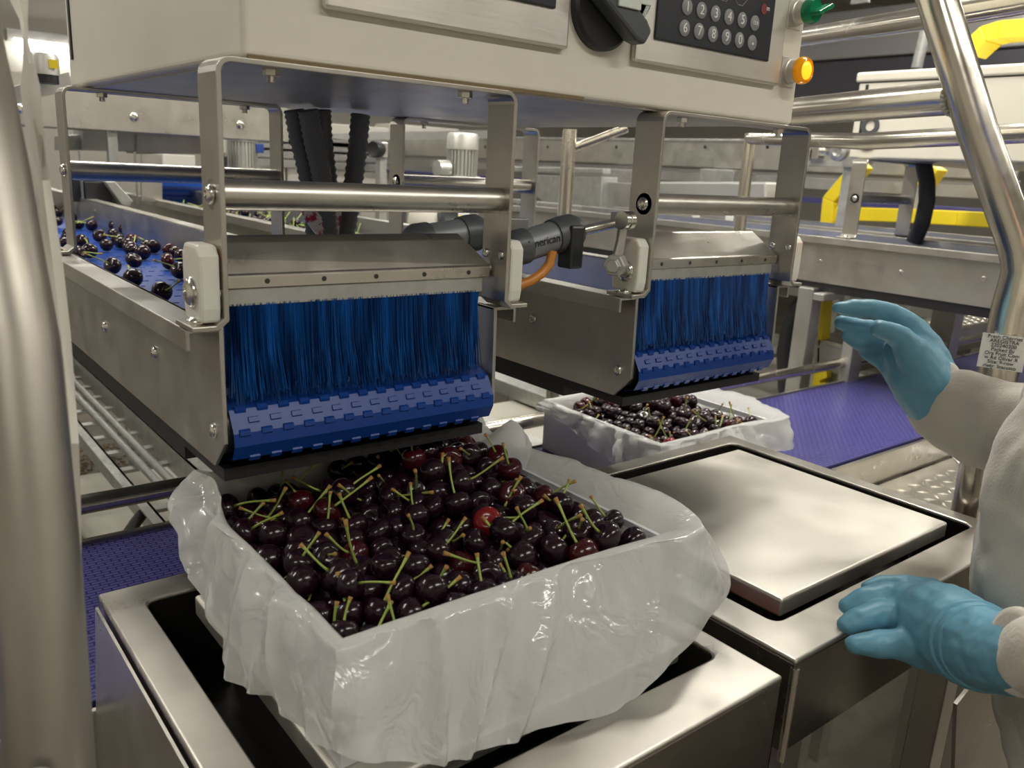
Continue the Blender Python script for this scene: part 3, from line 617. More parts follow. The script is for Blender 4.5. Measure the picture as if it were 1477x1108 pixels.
REST1=[(917,1426,-809,319),(1128,1808,-751,316),(1073,1764,-778,278),(1017,1510,-834,284),(661,1432,-835,328),(1222,1277,-793,291),(659,1216,-907,296),(1154,1554,-764,284),(1102,1526,-752,327),(1125,1178,-805,302),(739,1226,-843,316),(1267,1518,-778,331),(834,1185,-852,285),(1008,1478,-790,284),(1002,1611,-824,317),(836,1813,-839,271),(1066,1812,-801,277),(1218,1480,-775,313),(661,1539,-849,313),(972,1321,-814,334),(1220,1337,-795,271),(939,1608,-820,334),(1178,1375,-787,311),(822,1598,-812,333),(1064,1568,-775,307),(801,1788,-808,273),(794,1651,-791,322),(1174,1252,-784,276),(1101,1176,-860,312),(845,1537,-808,320),(916,1328,-832,288),(1090,1336,-791,331),(890,1807,-820,328),(1216,1649,-770,327),(890,1376,-824,280),(1167,1574,-817,308),(1219,1545,-829,293),(769,1583,-885,315),(1268,1808,-864,324),(875,1263,-865,286),(934,1809,-867,313),(1239,1417,-800,284),(734,1526,-838,296),(758,1324,-838,293),(849,1665,-872,288),(809,1466,-879,325),(927,1268,-881,280),(848,1308,-886,305),(1269,1516,-840,311),(796,1734,-816,295),(785,1729,-896,276),(843,1516,-868,331),(1272,1691,-797,284),(1024,1757,-841,290),(1167,1698,-815,319),(695,1703,-911,291),(1015,1245,-881,329),(811,1315,-831,272),(1109,1614,-784,317),(664,1332,-892,319),(1166,1333,-832,333),(1080,1757,-837,289),(809,1265,-857,313),(775,1813,-847,270),(833,1367,-828,318),(879,1810,-879,296),(1033,1326,-811,298),(913,1229,-839,309),(662,1810,-844,302),(975,1559,-806,314),(685,1252,-850,318),(1218,1487,-833,299),(1219,1601,-809,307),(749,1764,-906,279),(1177,1443,-787,278),(1214,1375,-838,329),(867,1614,-854,314),(651,1511,-899,281),(968,1758,-852,296),(709,1369,-893,294),(1174,1757,-763,327),(910,1656,-850,328),(897,1510,-835,322),(833,1715,-883,272),(995,1710,-836,299),(1172,1630,-821,280),(654,1716,-868,271),(949,1811,-811,286),(774,1811,-901,293),(1215,1666,-830,308),(1270,1372,-787,304),(988,1811,-860,292),(815,1357,-885,311),(692,1485,-851,329),(1175,1753,-838,317),(1270,1247,-783,300),(937,1480,-800,284),(768,1429,-890,281),(883,1708,-862,311),(1041,1809,-852,306),(658,1457,-894,307),(702,1286,-895,291),(863,1315,-833,270),(958,1222,-891,316),(739,1449,-841,290),(850,1759,-822,321),(763,1601,-828,303),(969,1264,-842,322),(981,1171,-894,281),(933,1558,-849,274),(1031,1561,-823,286),(1219,1714,-779,333),(751,1178,-905,304),(1001,1376,-811,304),(1211,1808,-846,325),(1078,1404,-842,319),(1273,1694,-851,274),(1046,1464,-838,284),(708,1590,-892,331),(1036,1185,-880,330),(1073,1659,-816,271),(717,1227,-905,314),(778,1491,-830,292),(664,1199,-854,279),(1004,1175,-832,279),(871,1462,-869,322),(662,1808,-917,323),(1094,1230,-809,323),(899,1224,-898,303),(751,1765,-835,303),(1022,1417,-851,288),(1061,1607,-817,283),(1226,1723,-840,310),(1014,1306,-864,324),(805,1769,-862,305),(655,1622,-903,328),(948,1180,-846,321),(755,1268,-883,305),(838,1412,-879,314),(1267,1638,-838,328),(1148,1402,-836,336),(1101,1457,-833,292),(881,1696,-806,283),(644,1767,-879,286),(655,1564,-902,288),(763,1376,-891,285),(649,1270,-895,299),(742,1479,-890,297),(1269,1457,-842,314),(743,1325,-893,292),(1266,1808,-801,318),(780,1225,-908,270),(1133,1225,-854,300),(1228,1180,-844,280),(756,1709,-848,292),(1097,1671,-768,298),(1070,1318,-860,278),(1126,1772,-802,332),(657,1396,-887,332),(932,1464,-856,321),(711,1428,-890,318),(1096,1809,-849,306),(807,1627,-864,302),(704,1335,-849,293),(747,1691,-901,287),(1119,1504,-806,308),(1044,1424,-797,308),(1109,1562,-814,307),(935,1712,-830,326),(711,1636,-843,324),(1018,1227,-822,287),(838,1232,-899,330),(1220,1239,-843,293),(1037,1363,-856,302),(1272,1639,-780,276),(1268,1274,-837,321),(1176,1810,-793,296),(709,1649,-902,305),(1110,1711,-825,295),(1076,1232,-872,323),(1115,1723,-771,275),(1053,1272,-830,320),(1272,1750,-859,278),(889,1178,-851,286),(1007,1807,-802,318),(1271,1215,-839,293),(798,1677,-887,287),(810,1178,-903,309),(1067,1480,-782,330),(695,1753,-854,316),(924,1174,-899,286),(1171,1180,-848,313),(653,1661,-854,314),(968,1659,-836,305),(1155,1465,-832,283),(695,1760,-914,303),(873,1361,-880,306),(827,1574,-873,315),(1269,1748,-802,309),(827,1812,-892,278),(991,1463,-847,290),(720,1810,-855,303),(782,1523,-881,326),(774,1381,-834,317),(1111,1354,-847,310),(1267,1338,-839,334),(1268,1577,-837,322),(659,1601,-844,322),(812,1685,-836,274),(1200,1433,-837,294),(712,1577,-834,283),(867,1176,-902,294),(930,1361,-875,283),(964,1412,-858,318),(858,1760,-880,278),(903,1315,-883,276),(762,1638,-894,274),(1268,1582,-775,325),(1169,1270,-839,328),(712,1395,-837,333),(789,1549,-826,301),(1126,1658,-817,288),(961,1512,-840,307),(1176,1199,-792,284),(720,1811,-912,288),(1069,1522,-824,283),(765,1656,-841,277),(794,1437,-828,302),(944,1374,-819,280),(649,1730,-920,289),(1110,1280,-853,318),(882,1560,-862,284),(1230,1211,-796,274),(1270,1398,-844,302),(794,1306,-892,278),(904,1411,-869,322),(1218,1304,-843,299),(912,1757,-864,303),(1053,1709,-827,300),(1217,1771,-801,284),(647,1677,-917,273),(1151,1684,-761,282),(1152,1807,-849,327),(703,1693,-856,292),(983,1359,-868,276),(1171,1517,-825,287),(832,1481,-821,286),(709,1528,-892,316),(957,1312,-875,295),(1022,1663,-826,276)]
HEAP2=[(2579,2189,-1195,337),(2579,2189,-1110,338),(2923,2473,-1046,327),(3056,2192,-1085,333),(2722,2619,-1088,301),(2576,2420,-1138,315),(2902,2186,-1132,307),(3211,2189,-1095,338),(2574,2363,-1142,286),(2755,2223,-1094,305),(2855,2649,-1068,315),(2603,2646,-1092,323),(2576,2239,-1147,308),(3161,2189,-1137,337),(2797,2186,-1115,309),(2780,2406,-1087,343),(3005,2229,-1107,306),(2767,2183,-1196,282),(2575,2667,-1143,298),(2574,2479,-1142,295),(3177,2519,-1069,338),(2579,2785,-1141,342),(2802,2784,-1083,321),(2576,2273,-1196,309),(2656,2763,-1091,312),(2578,2540,-1135,332),(2574,2297,-1144,286),(2573,2723,-1152,280),(3024,2183,-1135,282),(2931,2533,-1055,310),(2640,2184,-1096,288),(2878,2300,-1081,309),(2942,2184,-1190,294),(2830,2560,-1066,313),(2578,2605,-1134,334),(2577,2511,-1192,317),(3038,2290,-1094,304),(2926,2772,-1072,347),(3072,2532,-1053,313),(2963,2596,-1062,293),(2639,2185,-1198,298),(2824,2184,-1193,287),(2680,2185,-1138,304),(2574,2806,-1198,288),(2604,2705,-1107,305),(2619,2270,-1112,344),(2784,2474,-1083,334),(2578,2333,-1193,326),(2964,2189,-1133,338),(2576,2572,-1192,311),(2697,2186,-1195,305),(3116,2186,-1190,306),(2574,2690,-1196,288),(2733,2385,-1127,328),(3210,2190,-1188,346),(2573,2454,-1196,283),(2737,2185,-1148,296),(2577,2395,-1193,316),(3098,2187,-1132,318),(2732,2445,-1106,326),(2940,2436,-1096,328),(2983,2394,-1072,313),(2577,2632,-1192,320),(2573,2751,-1198,279),(2779,2341,-1118,339),(2987,2333,-1097,343),(2866,2761,-1093,317),(2997,2183,-1191,280),(3172,2240,-1100,325),(2735,2801,-1095,340),(2901,2691,-1073,315),(3168,2354,-1095,317),(2662,2661,-1089,304),(2885,2475,-1096,322),(2846,2197,-1144,291),(2918,2363,-1092,306),(2884,2186,-1189,313),(3086,2616,-1060,333)]
REST2=[(2834,2376,-1110,337),(3055,2188,-1185,333),(2811,2657,-1112,322),(2635,2572,-1127,347),(3082,2481,-1090,347),(2690,2542,-1128,306),(3038,2758,-1076,335),(2945,2247,-1129,295),(3017,2454,-1090,330),(2831,2304,-1118,314),(2739,2508,-1114,325),(2626,2208,-1146,301),(2628,2454,-1133,327),(2680,2418,-1130,320),(3091,2415,-1097,344),(2685,2481,-1128,324),(2755,2685,-1102,338),(2963,2697,-1074,323),(2628,2392,-1140,292),(2815,2245,-1104,336),(2623,2330,-1138,330),(2803,2597,-1112,301),(3008,2542,-1053,290),(3074,2351,-1091,342),(2878,2251,-1121,344),(3019,2690,-1088,285),(2690,2601,-1133,297),(2791,2540,-1106,308),(2647,2802,-1138,326),(2918,2581,-1106,304),(2887,2410,-1111,305),(2636,2512,-1138,283),(2936,2642,-1092,340),(2670,2237,-1110,282),(2929,2306,-1117,346),(2742,2573,-1123,325),(2995,2281,-1140,344),(2778,2282,-1136,296),(2679,2357,-1134,313),(3143,2807,-1119,282),(2703,2724,-1107,339),(3210,2575,-1082,345),(2799,2729,-1109,306),(3096,2294,-1118,344),(3215,2330,-1123,302),(3149,2722,-1101,329),(2793,2227,-1163,344),(2878,2338,-1124,283),(2853,2702,-1107,312),(2870,2541,-1104,290),(3161,2299,-1126,336),(3165,2482,-1116,295),(2627,2747,-1138,280),(3036,2523,-1099,302),(2968,2490,-1096,295),(3215,2512,-1120,301),(2641,2634,-1138,309),(3155,2421,-1112,342),(3200,2789,-1130,326),(2999,2636,-1084,313),(2706,2658,-1131,317),(2629,2482,-1188,317),(3215,2454,-1118,299),(2619,2237,-1197,296),(2674,2238,-1170,338),(2727,2323,-1147,293),(3032,2399,-1106,279),(2833,2440,-1106,328),(2738,2719,-1182,310),(3170,2570,-1134,333),(3018,2802,-1120,334),(3120,2651,-1102,332),(2830,2425,-1172,280),(2833,2542,-1149,314),(2736,2485,-1174,334),(2790,2694,-1158,325),(2969,2604,-1134,339),(3121,2369,-1132,314),(2927,2424,-1161,296),(3035,2709,-1143,335),(2681,2453,-1186,297),(2962,2385,-1130,334),(3215,2805,-1186,298),(2957,2756,-1171,283),(2971,2550,-1099,325),(3080,2739,-1115,295),(3211,2662,-1170,340),(3061,2239,-1133,340),(3214,2372,-1178,306),(2982,2807,-1178,283),(2711,2285,-1189,317),(2681,2573,-1183,307),(2922,2356,-1168,315),(2862,2598,-1100,312),(2682,2803,-1190,317),(3178,2669,-1116,312),(3025,2582,-1094,320),(3104,2493,-1151,338),(2976,2703,-1160,313),(3217,2603,-1173,282),(3095,2802,-1175,325),(2785,2389,-1164,333),(3215,2269,-1132,302),(2634,2296,-1191,335),(3164,2460,-1168,282),(2829,2485,-1166,294),(2867,2805,-1180,303),(2805,2637,-1169,307),(2882,2651,-1127,329),(2876,2452,-1152,313),(2681,2513,-1182,326),(2623,2721,-1190,327),(3216,2625,-1121,289),(2680,2394,-1187,312),(3109,2288,-1179,302),(3114,2431,-1161,320),(2885,2563,-1159,279),(2702,2778,-1141,292),(3165,2621,-1166,292),(3004,2555,-1150,302),(3049,2295,-1174,327),(3072,2686,-1103,279),(3013,2405,-1160,309),(3064,2540,-1152,302),(2745,2801,-1184,340),(2811,2806,-1185,289),(3161,2395,-1170,316),(2629,2423,-1190,310),(2782,2805,-1135,298),(2629,2601,-1188,312),(2783,2451,-1145,342),(2847,2678,-1169,293),(2734,2423,-1178,329),(3070,2651,-1158,296),(2913,2609,-1157,290),(3089,2703,-1166,283),(2943,2655,-1158,292),(3212,2313,-1181,325),(3130,2528,-1108,297),(2692,2685,-1188,282),(2938,2558,-1154,280),(2925,2804,-1176,315),(2626,2782,-1192,317),(3046,2597,-1150,321),(2879,2509,-1160,286),(2787,2753,-1178,331),(3109,2606,-1147,335),(2899,2804,-1121,312),(2630,2661,-1190,305),(2922,2518,-1116,305),(2823,2286,-1178,339),(2928,2726,-1120,342),(3011,2757,-1170,286),(3165,2516,-1163,301),(3126,2662,-1164,294),(2840,2804,-1127,307),(2777,2329,-1181,320),(2850,2233,-1188,296),(3037,2806,-1177,292),(2947,2294,-1177,301),(2751,2753,-1130,285),(3083,2801,-1111,343),(3022,2500,-1151,304),(2967,2513,-1153,279),(2957,2793,-1126,301),(2730,2364,-1186,292),(3214,2546,-1169,307),(2731,2545,-1179,284),(3165,2703,-1171,301),(3214,2252,-1188,306),(2743,2660,-1178,308),(2979,2455,-1145,343),(3033,2348,-1142,342),(3085,2568,-1102,328),(3212,2722,-1114,334),(2832,2499,-1110,289),(2676,2294,-1138,328),(3164,2281,-1184,292),(3159,2225,-1188,306),(2843,2746,-1149,333),(2989,2743,-1115,321),(2886,2304,-1174,343),(3055,2448,-1142,347),(3069,2393,-1164,296),(3066,2752,-1171,284),(3216,2489,-1172,292),(2680,2631,-1184,307),(3120,2550,-1159,284),(2760,2631,-1131,297),(2925,2480,-1157,281),(2900,2750,-1171,304),(2910,2243,-1180,344),(3138,2595,-1086,304),(3029,2241,-1185,283),(2878,2395,-1168,298),(3053,2635,-1105,283),(2629,2364,-1192,311),(2856,2610,-1162,294),(2725,2255,-1136,322),(2681,2336,-1190,305),(3126,2749,-1156,343),(2785,2520,-1171,295),(3212,2391,-1120,330),(2788,2579,-1167,326),(3214,2431,-1173,314),(3148,2336,-1175,314),(3089,2341,-1172,295),(2767,2274,-1190,280),(2655,2695,-1141,337),(2628,2542,-1189,301),(2979,2341,-1170,289),(3157,2801,-1177,339),(2732,2602,-1177,313),(2837,2350,-1171,344),(2681,2742,-1185,332),(2734,2229,-1191,309),(3090,2236,-1186,284),(3211,2744,-1176,344),(3127,2243,-1141,313),(2901,2693,-1165,292),(3009,2651,-1152,334),(2972,2234,-1182,311)]

def cherry_mesh(name, m, seed, squash=.92, cleft=.12):
    r = 1.0; n = 22; k = 15; v = []; rnd = random.Random(seed); ax = rnd.uniform(.96, 1.06)
    for i in range(k + 1):
        th = math.pi * i / k
        for j in range(n):
            ph = 2 * math.pi * j / n
            rr = 1 + .05 * math.sin(th) * (abs(math.cos(ph)) - .5) - cleft * .35 * math.exp(-((ph - math.pi) / .5) ** 2) * math.sin(th)
            dip = .30 * math.exp(-(th / .42) ** 2); dp2 = .06 * math.exp(-((math.pi - th) / .35) ** 2)
            shoulder = 1 + .06 * math.exp(-((th - .9) / .5) ** 2)
            v.append((rr * shoulder * math.sin(th) * math.cos(ph) * ax, rr * shoulder * math.sin(th) * math.sin(ph), squash * math.cos(th) - dip + dp2))
    f = [(i * n + j, i * n + (j + 1) % n, (i + 1) * n + (j + 1) % n, (i + 1) * n + j) for i in range(k) for j in range(n)]
    me = D.meshes.new(name); me.from_pydata([tuple(c * S for c in p) for p in v], [], [q[::-1] for q in f]); me.update()
    bb = bmesh.new(); bb.from_mesh(me); bmesh.ops.remove_doubles(bb, verts=bb.verts, dist=1e-5); bmesh.ops.recalc_face_normals(bb, faces=bb.faces); bb.to_mesh(me); bb.free()
    me.shade_smooth(); me.materials.append(m); return me
CH = {k: [cherry_mesh('cherry', M[k], q, sq, cl) for q, sq, cl in ((1, .92, .12), (2, .86, .2), (3, 1.0, .06))] for k in ('cherry', 'cherry_red', 'cherry_bright')}
def stem_mesh(seed, L):
    rnd = random.Random(seed); b = rnd.uniform(-.5, .5); pts = []
    for i in range(9):
        t = i / 8; pts.append((b * L * math.sin(t * 1.6) * t * .6, b * .3 * L * t * t, .55 + L * t))
    mb = MB().tube(pts, [.11, .085, .075, .072, .072, .075, .085, .11, .15], 8)
    me = D.meshes.new('stem'); me.from_pydata([tuple(c * S for c in p) for p in mb.v], [], mb.f); me.update(); me.shade_smooth()
    me.materials.append(M['stem']); me.materials.append(M['stem_end'])
    for p in me.polygons:
        if max(mb.v[i][2] for i in p.vertices) > .5 + L * .93: p.material_index = 1
    return me
STEM = [stem_mesh(q, l_) for q, l_ in enumerate((2.2, 2.9, 1.6, 2.5, 3.2, 1.9))]
def put_cherry(x, y, z, r, kind, label, group, rnd, stem=True, up=None):
    me = CH[kind][rnd.randrange(3)]
    o = D.objects.new('cherry', me); COL.objects.link(o); o.location = U((x, y, z)); o.scale = (r, r, r)
    d = up or Vector((rnd.gauss(0, .9), rnd.gauss(0, .9), rnd.gauss(.55, .6))).normalized()
    q = Vector((0, 0, 1)).rotation_difference(d) @ Quaternion((0, 0, 1), rnd.uniform(0, 6.28))
    o.rotation_mode = 'QUATERNION'; o.rotation_quaternion = q
    tag(o, label, 'cherry', group)
    if stem:
        s_ = D.objects.new('stem', STEM[rnd.randrange(6)]); COL.objects.link(s_); s_.parent = o
    return o
rnd = random.Random(11)
def kind_of(rnd, p=.11): return 'cherry_red' if rnd.random() < p else 'cherry'
G1, G2, G3 = 'cherries heaped in the front box', 'cherries heaped in the box on the violet belt', 'cherries riding on the left blue belt'
bright = min(HEAP1, key=lambda c: (c[0] / 1000 - 1.0) ** 2 + (c[1] / 1000 - 1.37) ** 2 - c[2] / 4000)
for c in HEAP1:
    p = (c[0] / 1000, c[1] / 1000, c[2] / 1000); r = c[3] / 10000 * 1.03
    if c is bright:
        put_cherry(*p, r, 'cherry_bright', 'one small bright red cherry among dark ones in the front box', G1, rnd, False); continue
    k = kind_of(rnd)
    st = rnd.random() < .52
    inside = .64 < p[0] < 1.23 and 1.16 < p[1] < 1.78
    up = Vector((rnd.gauss(0, .7), rnd.gauss(0, .7), rnd.uniform(.25, 1.0))).normalized() if st else None
    if st and not inside: up = Vector(((.93 - p[0]) * 2 + rnd.gauss(0, .3), (1.46 - p[1]) * 2 + rnd.gauss(0, .3), rnd.uniform(.5, 1))).normalized()
    put_cherry(*p, r, k, ('dark red cherry' if k == 'cherry_red' else 'nearly black ripe cherry') + ' in the heap filling the front box' + (', green stem on' if st else ', showing no stem'),
               G1 + (' with stems' if st else ' without stems') + (', redder' if k == 'cherry_red' else ', darker'), rnd, st, up)
for i, c in enumerate(HEAP2):
    p = (c[0] / 1000, c[1] / 1000, c[2] / 1000); r = c[3] / 10000 * 1.03
    k = kind_of(rnd, .22); st = rnd.random() < .5
    up = Vector(((2.9 - p[0]) + rnd.gauss(0, .5), (2.5 - p[1]) + rnd.gauss(0, .5), rnd.uniform(.4, 1.0))).normalized() if st else None
    if i == 30: k = 'cherry_bright'
    if k == 'cherry_bright': lb, g = 'brightest red cherry in the box on the violet belt', G2
    else: lb, g = ('dark red cherry' if k == 'cherry_red' else 'nearly black cherry') + ' in the box on the violet belt' + (', stem on' if st else ', no stem showing'), G2 + (' with stems' if st else ' without stems') + (', redder' if k == 'cherry_red' else ', darker')
    put_cherry(*p, r, k, lb, g, rnd, st, up)
BELT1 = [(355,912),(460,885),(457,972),(600,1040),(200,788),(240,838),(180,850),(290,762),(250,710),(150,645),(210,658),(265,668),(150,705),(380,782),(445,785,1),(443,824),(505,845),(560,815),(612,765),(545,740),(480,742),(640,835,1),(632,890,1),(700,865),(690,935),(705,800),(365,715),(415,730),(75,690),(75,650),(330,694)]
for i, q in enumerate(BELT1):
    u, v = 60 + q[0] / 3.4615, 120 + q[1] / 3.4615
    p = px(u, v, 'Z', -.452); k = 'cherry_red' if len(q) > 2 else 'cherry'
    st = i % 3 != 1 or len(q) > 2
    a = rnd.uniform(0, 6.28)
    if i == 3: lb = 'dark cherry lying nearest the end of the left blue belt'
    elif k == 'cherry_red': lb = 'redder cherry with a stem on the left blue belt'
    else: lb = 'dark cherry on the left blue belt' + (', green stem on' if st else ', no stem showing')
    put_cherry(*p, .0335, k, lb, G3 + (' with stems' if st else ' without stems') + (', redder' if k == 'cherry_red' else '') if i != 3 else G3, rnd, st,
               Vector((math.cos(a), math.sin(a), rnd.uniform(.22, .6))).normalized() if st else None)
# all the cherries too small or too deep to tell apart: one object
mb = MB(); rn = random.Random(5)
def lump(p, r):
    n, k = 10, 6
    v = [(p[0] + r * math.sin(math.pi * i / k) * math.cos(2 * math.pi * j / n), p[1] + r * math.sin(math.pi * i / k) * math.sin(2 * math.pi * j / n), p[2] + r * .95 * math.cos(math.pi * i / k)) for i in range(k + 1) for j in range(n)]
    mb.add(v, [(i * n + j, (i + 1) * n + j, (i + 1) * n + (j + 1) % n, i * n + (j + 1) % n) for i in range(k) for j in range(n)])
for c in REST1 + REST2: lump((c[0] / 1000, c[1] / 1000, c[2] / 1000), c[3] / 10000)
FAR = []
for i in range(46): FAR.append((rn.uniform(.60, 1.2), rn.uniform(3.9, 7.2), -.455))
for i in range(190): FAR.append((rn.uniform(1.79, 2.4), rn.uniform(4.2, 6.6), -.455 + rn.choice((0, 0, .04))))
FAR += [tuple(px(u, v, 'Z', -.455)) for (u, v) in ((545, 336), (236, 262), (246, 262), (262, 266))]
for p in FAR: lump(p, .031)
o = mb.build('loose_cherries', M['cherry'], smooth=180); tag(o, 'deep lying and far off cherries, in the boxes and along the belts behind', 'cherries', kind='stuff')
mb = MB()
for p in FAR[46:]:
    if rn.random() < .4:
        a = rn.uniform(0, 6.28); mb.tube([(p[0], p[1], p[2] + .02), (p[0] + .05 * math.cos(a), p[1] + .05 * math.sin(a), p[2] + .035), (p[0] + .09 * math.cos(a), p[1] + .09 * math.sin(a), p[2] + rn.uniform(.03, .1))], .003, 4)
mb.build('stems', M['stem'], o)['kind'] = 'stuff'
# ================================================================ violet takeaway belt, guide rail, platforms
def belt_grid(m, bw, rh, sq, c2):
    n, l, b = nodes(m); tc = n.new('ShaderNodeTexCoord'); br = n.new('ShaderNodeTexBrick')
    br.inputs['Scale'].default_value = 1; br.inputs['Brick Width'].default_value = bw; br.inputs['Row Height'].default_value = rh
    br.inputs['Mortar Size'].default_value = sq; br.inputs['Mortar Smooth'].default_value = .3
    base = b.inputs['Base Color'].default_value[:]
    br.inputs['Color1'].default_value = base; br.inputs['Color2'].default_value = tuple(min(1, c * 1.2) for c in base[:3]) + (1,)
    br.inputs['Mortar'].default_value = (*c2, 1)
    l.new(tc.outputs['Object'], br.inputs['Vector']); l.new(br.outputs['Color'], b.inputs['Base Color'])
    bp = n.new('ShaderNodeBump'); bp.inputs['Strength'].default_value = .7; bp.inputs['Distance'].default_value = .002; bp.invert = True
    l.new(br.outputs['Fac'], bp.inputs['Height']); l.new(bp.outputs[0], b.inputs['Normal'])
belt_grid(M['purple'], .020, .0075, .0013, (.02, .018, .12))
t = thing('takeaway_conveyor', 'long violet belt conveyor running behind and below both weighing tables', 'conveyor', (2.0, 2.4, -1.3))
MB().box((-3.5, 1.965, -1.330), (9.5, 2.875, -1.300)).build('belt', M['purple'], t)
for y0_, y1_, nm in ((1.940, 1.958, 'near_side_rail'), (2.882, 2.900, 'far_side_rail')):
    MB().box((-3.5, y0_, -1.47), (9.5, y1_, -1.312 if y0_ < 2 else -1.29)).build(nm, M['steel_x'], t, bevel=.001)
for x in (.02, 2.95, 3.45, 4.4, 5.4): screw((x, 1.940, -1.40), (0, -1, 0), .014, t)
for x in (-2.0, .15, 3.9, 6.5, 9.0):
    for y in (1.99, 2.85): MB().box((x, y - .04, ZF), (x + .09, y + .04, -1.47)).build('leg', M['steel'], t)
t = thing('guide_rail', 'dark round steel guide rail along the far side of the violet belt', 'rail', (2, 2.93, -1.18))
MB().tube([(-3.5, 2.93, -1.18), (9.5, 2.93, -1.18)], .034, 18).build('tube', M['tube'], t, smooth=40)
for x in (-1.4, 1.45, 3.9, 6.2): MB().box((x, 2.90, -1.47), (x + .05, 2.915, -1.17)).build('bracket', M['steel'], t)

m = steel('tread_plate', (.50, .47, .40), (.64, .60, .52), .28, .42, (1, 1, 1), 12, .85); n, l, b = nodes(m)
M['tread'] = m
def tread(name, x0, x1, y0, y1, z, label, step=.085, cnt=99):
    t = thing(name, label, 'platform', ((x0 + x1) / 2, (y0 + y1) / 2, ZF))
    MB().box((x0, y0, z - .03), (x1, y1, z)).build('plate', M['tread'], t, bevel=.001)
    mb = MB(); i = 0; x = x0 + .05
    while x < x1 - .05:
        y = y0 + .05; j = 0
        while y < y1 - .05:
            s_ = 1 if (i + j) % 2 else -1; L_, w = .030, .0075
            dx, dy = L_ * .707, s_ * L_ * .707; qx, qy = -s_ * w * .707, w * .707
            mb.add([(x - dx, y - dy, z), (x + qx, y + qy, z), (x + dx, y + dy, z), (x - qx, y - qy, z), (x, y, z + .006)], [(0, 3, 4), (3, 2, 4), (2, 1, 4), (1, 0, 4)])
            y += step * .8; j += 1
        x += step * .8; i += 1
    mb.build('tread_pattern', M['tread'], t)['kind'] = 'stuff'
    MB().box((x0, y0, z - .22), (x1, y0 + .02, z - .031)).box((x0, y0 + .02, z - .22), (x0 + .02, y1, z - .031)).build('edge_beam', M['dull'], t)
    for a in (x0 + .08, x1 - .16):
        for c in (y0 + .06, y1 - .14): MB().box((a, c, ZF), (a + .08, c + .08, z - .031)).build('leg', M['steel'], t)
    return t
tread('platform', 3.30, 5.9, 1.22, 1.925, -1.47, 'tread plate platform just right of the empty weighing table')
tread('step', 5.6, 8.6, 3.10, 3.46, -1.12, 'narrow raised tread plate step behind the raised glove')
# papers lying on the platform
o = MB().prism([(4.42, 1.60, -1.463), (4.90, 1.74, -1.463), (4.80, 1.92, -1.463)], (0, 0, .002)).build('paper_scrap', M['paper']); tag(o, 'small cream paper scrap lying on the tread plate platform', 'paper')

# ================================================================ supports of the cabinet: two round posts with a tie
t = thing('support_stand', 'round steel posts with a top tie that carry the cream cabinet from behind', 'stand', (3.6, 3.25, ZF))
a = Vector(px(822, 190, 'Y', 3.25)); b_ = Vector(px(1083, 195, 'Y', 3.25))
for q in (a, b_): MB().tube([(q.x, 3.25, ZF), (q.x, 3.25, .20 if q is a else .275)], .036, 18).build('post', M['tube'], t, smooth=40)
MB().tube([(a.x + .03, 3.25, .11), tuple(px(905, 185, 'Y', 3.05))], .022, 14).build('tie_tube', M['tube'], t, smooth=40)
MB().box((.9, 3.2, -1.75), (b_.x + .6, 3.30, -1.66)).build('lower_beam', M['steel_x'], t, bevel=.002)
for x in (.9, 2.3): MB().box((x, 3.2, ZF), (x + .09, 3.3, -1.66)).build('foot_post', M['steel'], t)

# handrail frame at the right
DT = 2.55
t = thing('handrail_stand', 'bent steel handrail tube with a label, in front of the far cabinet', 'handrail', tuple(Vector(pd(1395, 750, DT)) * 1))
p3 = Vector(pd(1473, 372, DT)); bot = Vector((p3.x, p3.y, ZF))
MB().tube([pd(1330, -60, DT), pd(1352, 0, DT), pd(1410, 190, DT), pd(1462, 335, DT), pd(1471, 365, DT), pd(1474, 392, DT), (p3.x + .005, p3.y, p3.z - .16), tuple(bot)], [.057] * 8, 22).build('tube', M['tube'], t, smooth=50)
lb = MB(); q = Vector((p3.x + .004, p3.y, 0)); za, zb_ = pd(1460, 485, DT)[2], pd(1452, 537, DT)[2]
face = Vector((-q.x, -q.y, 0)).normalized(); side = face.cross(Vector((0, 0, 1)))
if side.x < 0: side = -side
cw = [q + face * .0605 + side * s_ for s_ in (-.062, .062)]
lb.prism([(cw[0].x, cw[0].y, za), (cw[1].x, cw[1].y, za), (cw[1].x, cw[1].y, zb_), (cw[0].x, cw[0].y, zb_)], tuple(face * .0015))
lab = lb.build('label', M['paper'], t); lab['label'] = 'white printed fruit label stuck on the tube'
rows = ['Fresh Cherries', 'AREGISTRA', '220240200', 'Packed By', 'Ora Fruit Com', 'w Rd Oliver R', 'Size: 9-row', 'riety: Staccato']
for i, s_ in enumerate(rows):
    z = za + (zb_ - za) * (i + .6) / 8.2
    text('label_text', s_, .0155, tuple(q + face * .0635 + Vector((0, 0, z))), tuple(-side if side.cross(Vector((0, 0, 1))).dot(face) < 0 else side), (0, 0, 1), M['ink'], lab)
j = Vector(pd(1384, 140, DT + .03))
t2 = thing('handrail', 'thick level handrail tube welded to the bent upright', 'handrail', tuple(j))
MB().tube([tuple(j), pd(1147, 161, 3.35)], .053, 22).build('tube', M['tube'], t2, smooth=40)
mb = MB()
for k in range(26):
    a_ = 2 * math.pi * k / 26; ax = (Vector(pd(1147, 161, 3.35)) - j).normalized(); e = ax.cross(Vector((0, 0, 1))).normalized(); g = ax.cross(e)
    c = j + ax * .012 + (e * math.cos(a_) + g * math.sin(a_)) * .053
    mb.lathe(c, ax, [(0, -.008), (.009, -.004), (.010, .003), (0, .008)], 7)
mb.build('weld_bead', M['dull'], t2, smooth=60)
o = MB().tube([pd(1350, 24, 3.05), pd(1150, 55, 4.1)], .043, 20).tube([pd(1350, 24, 3.05), pd(1500, -2, 2.75)], .043, 20).build('handrail', M['tube'], smooth=40)
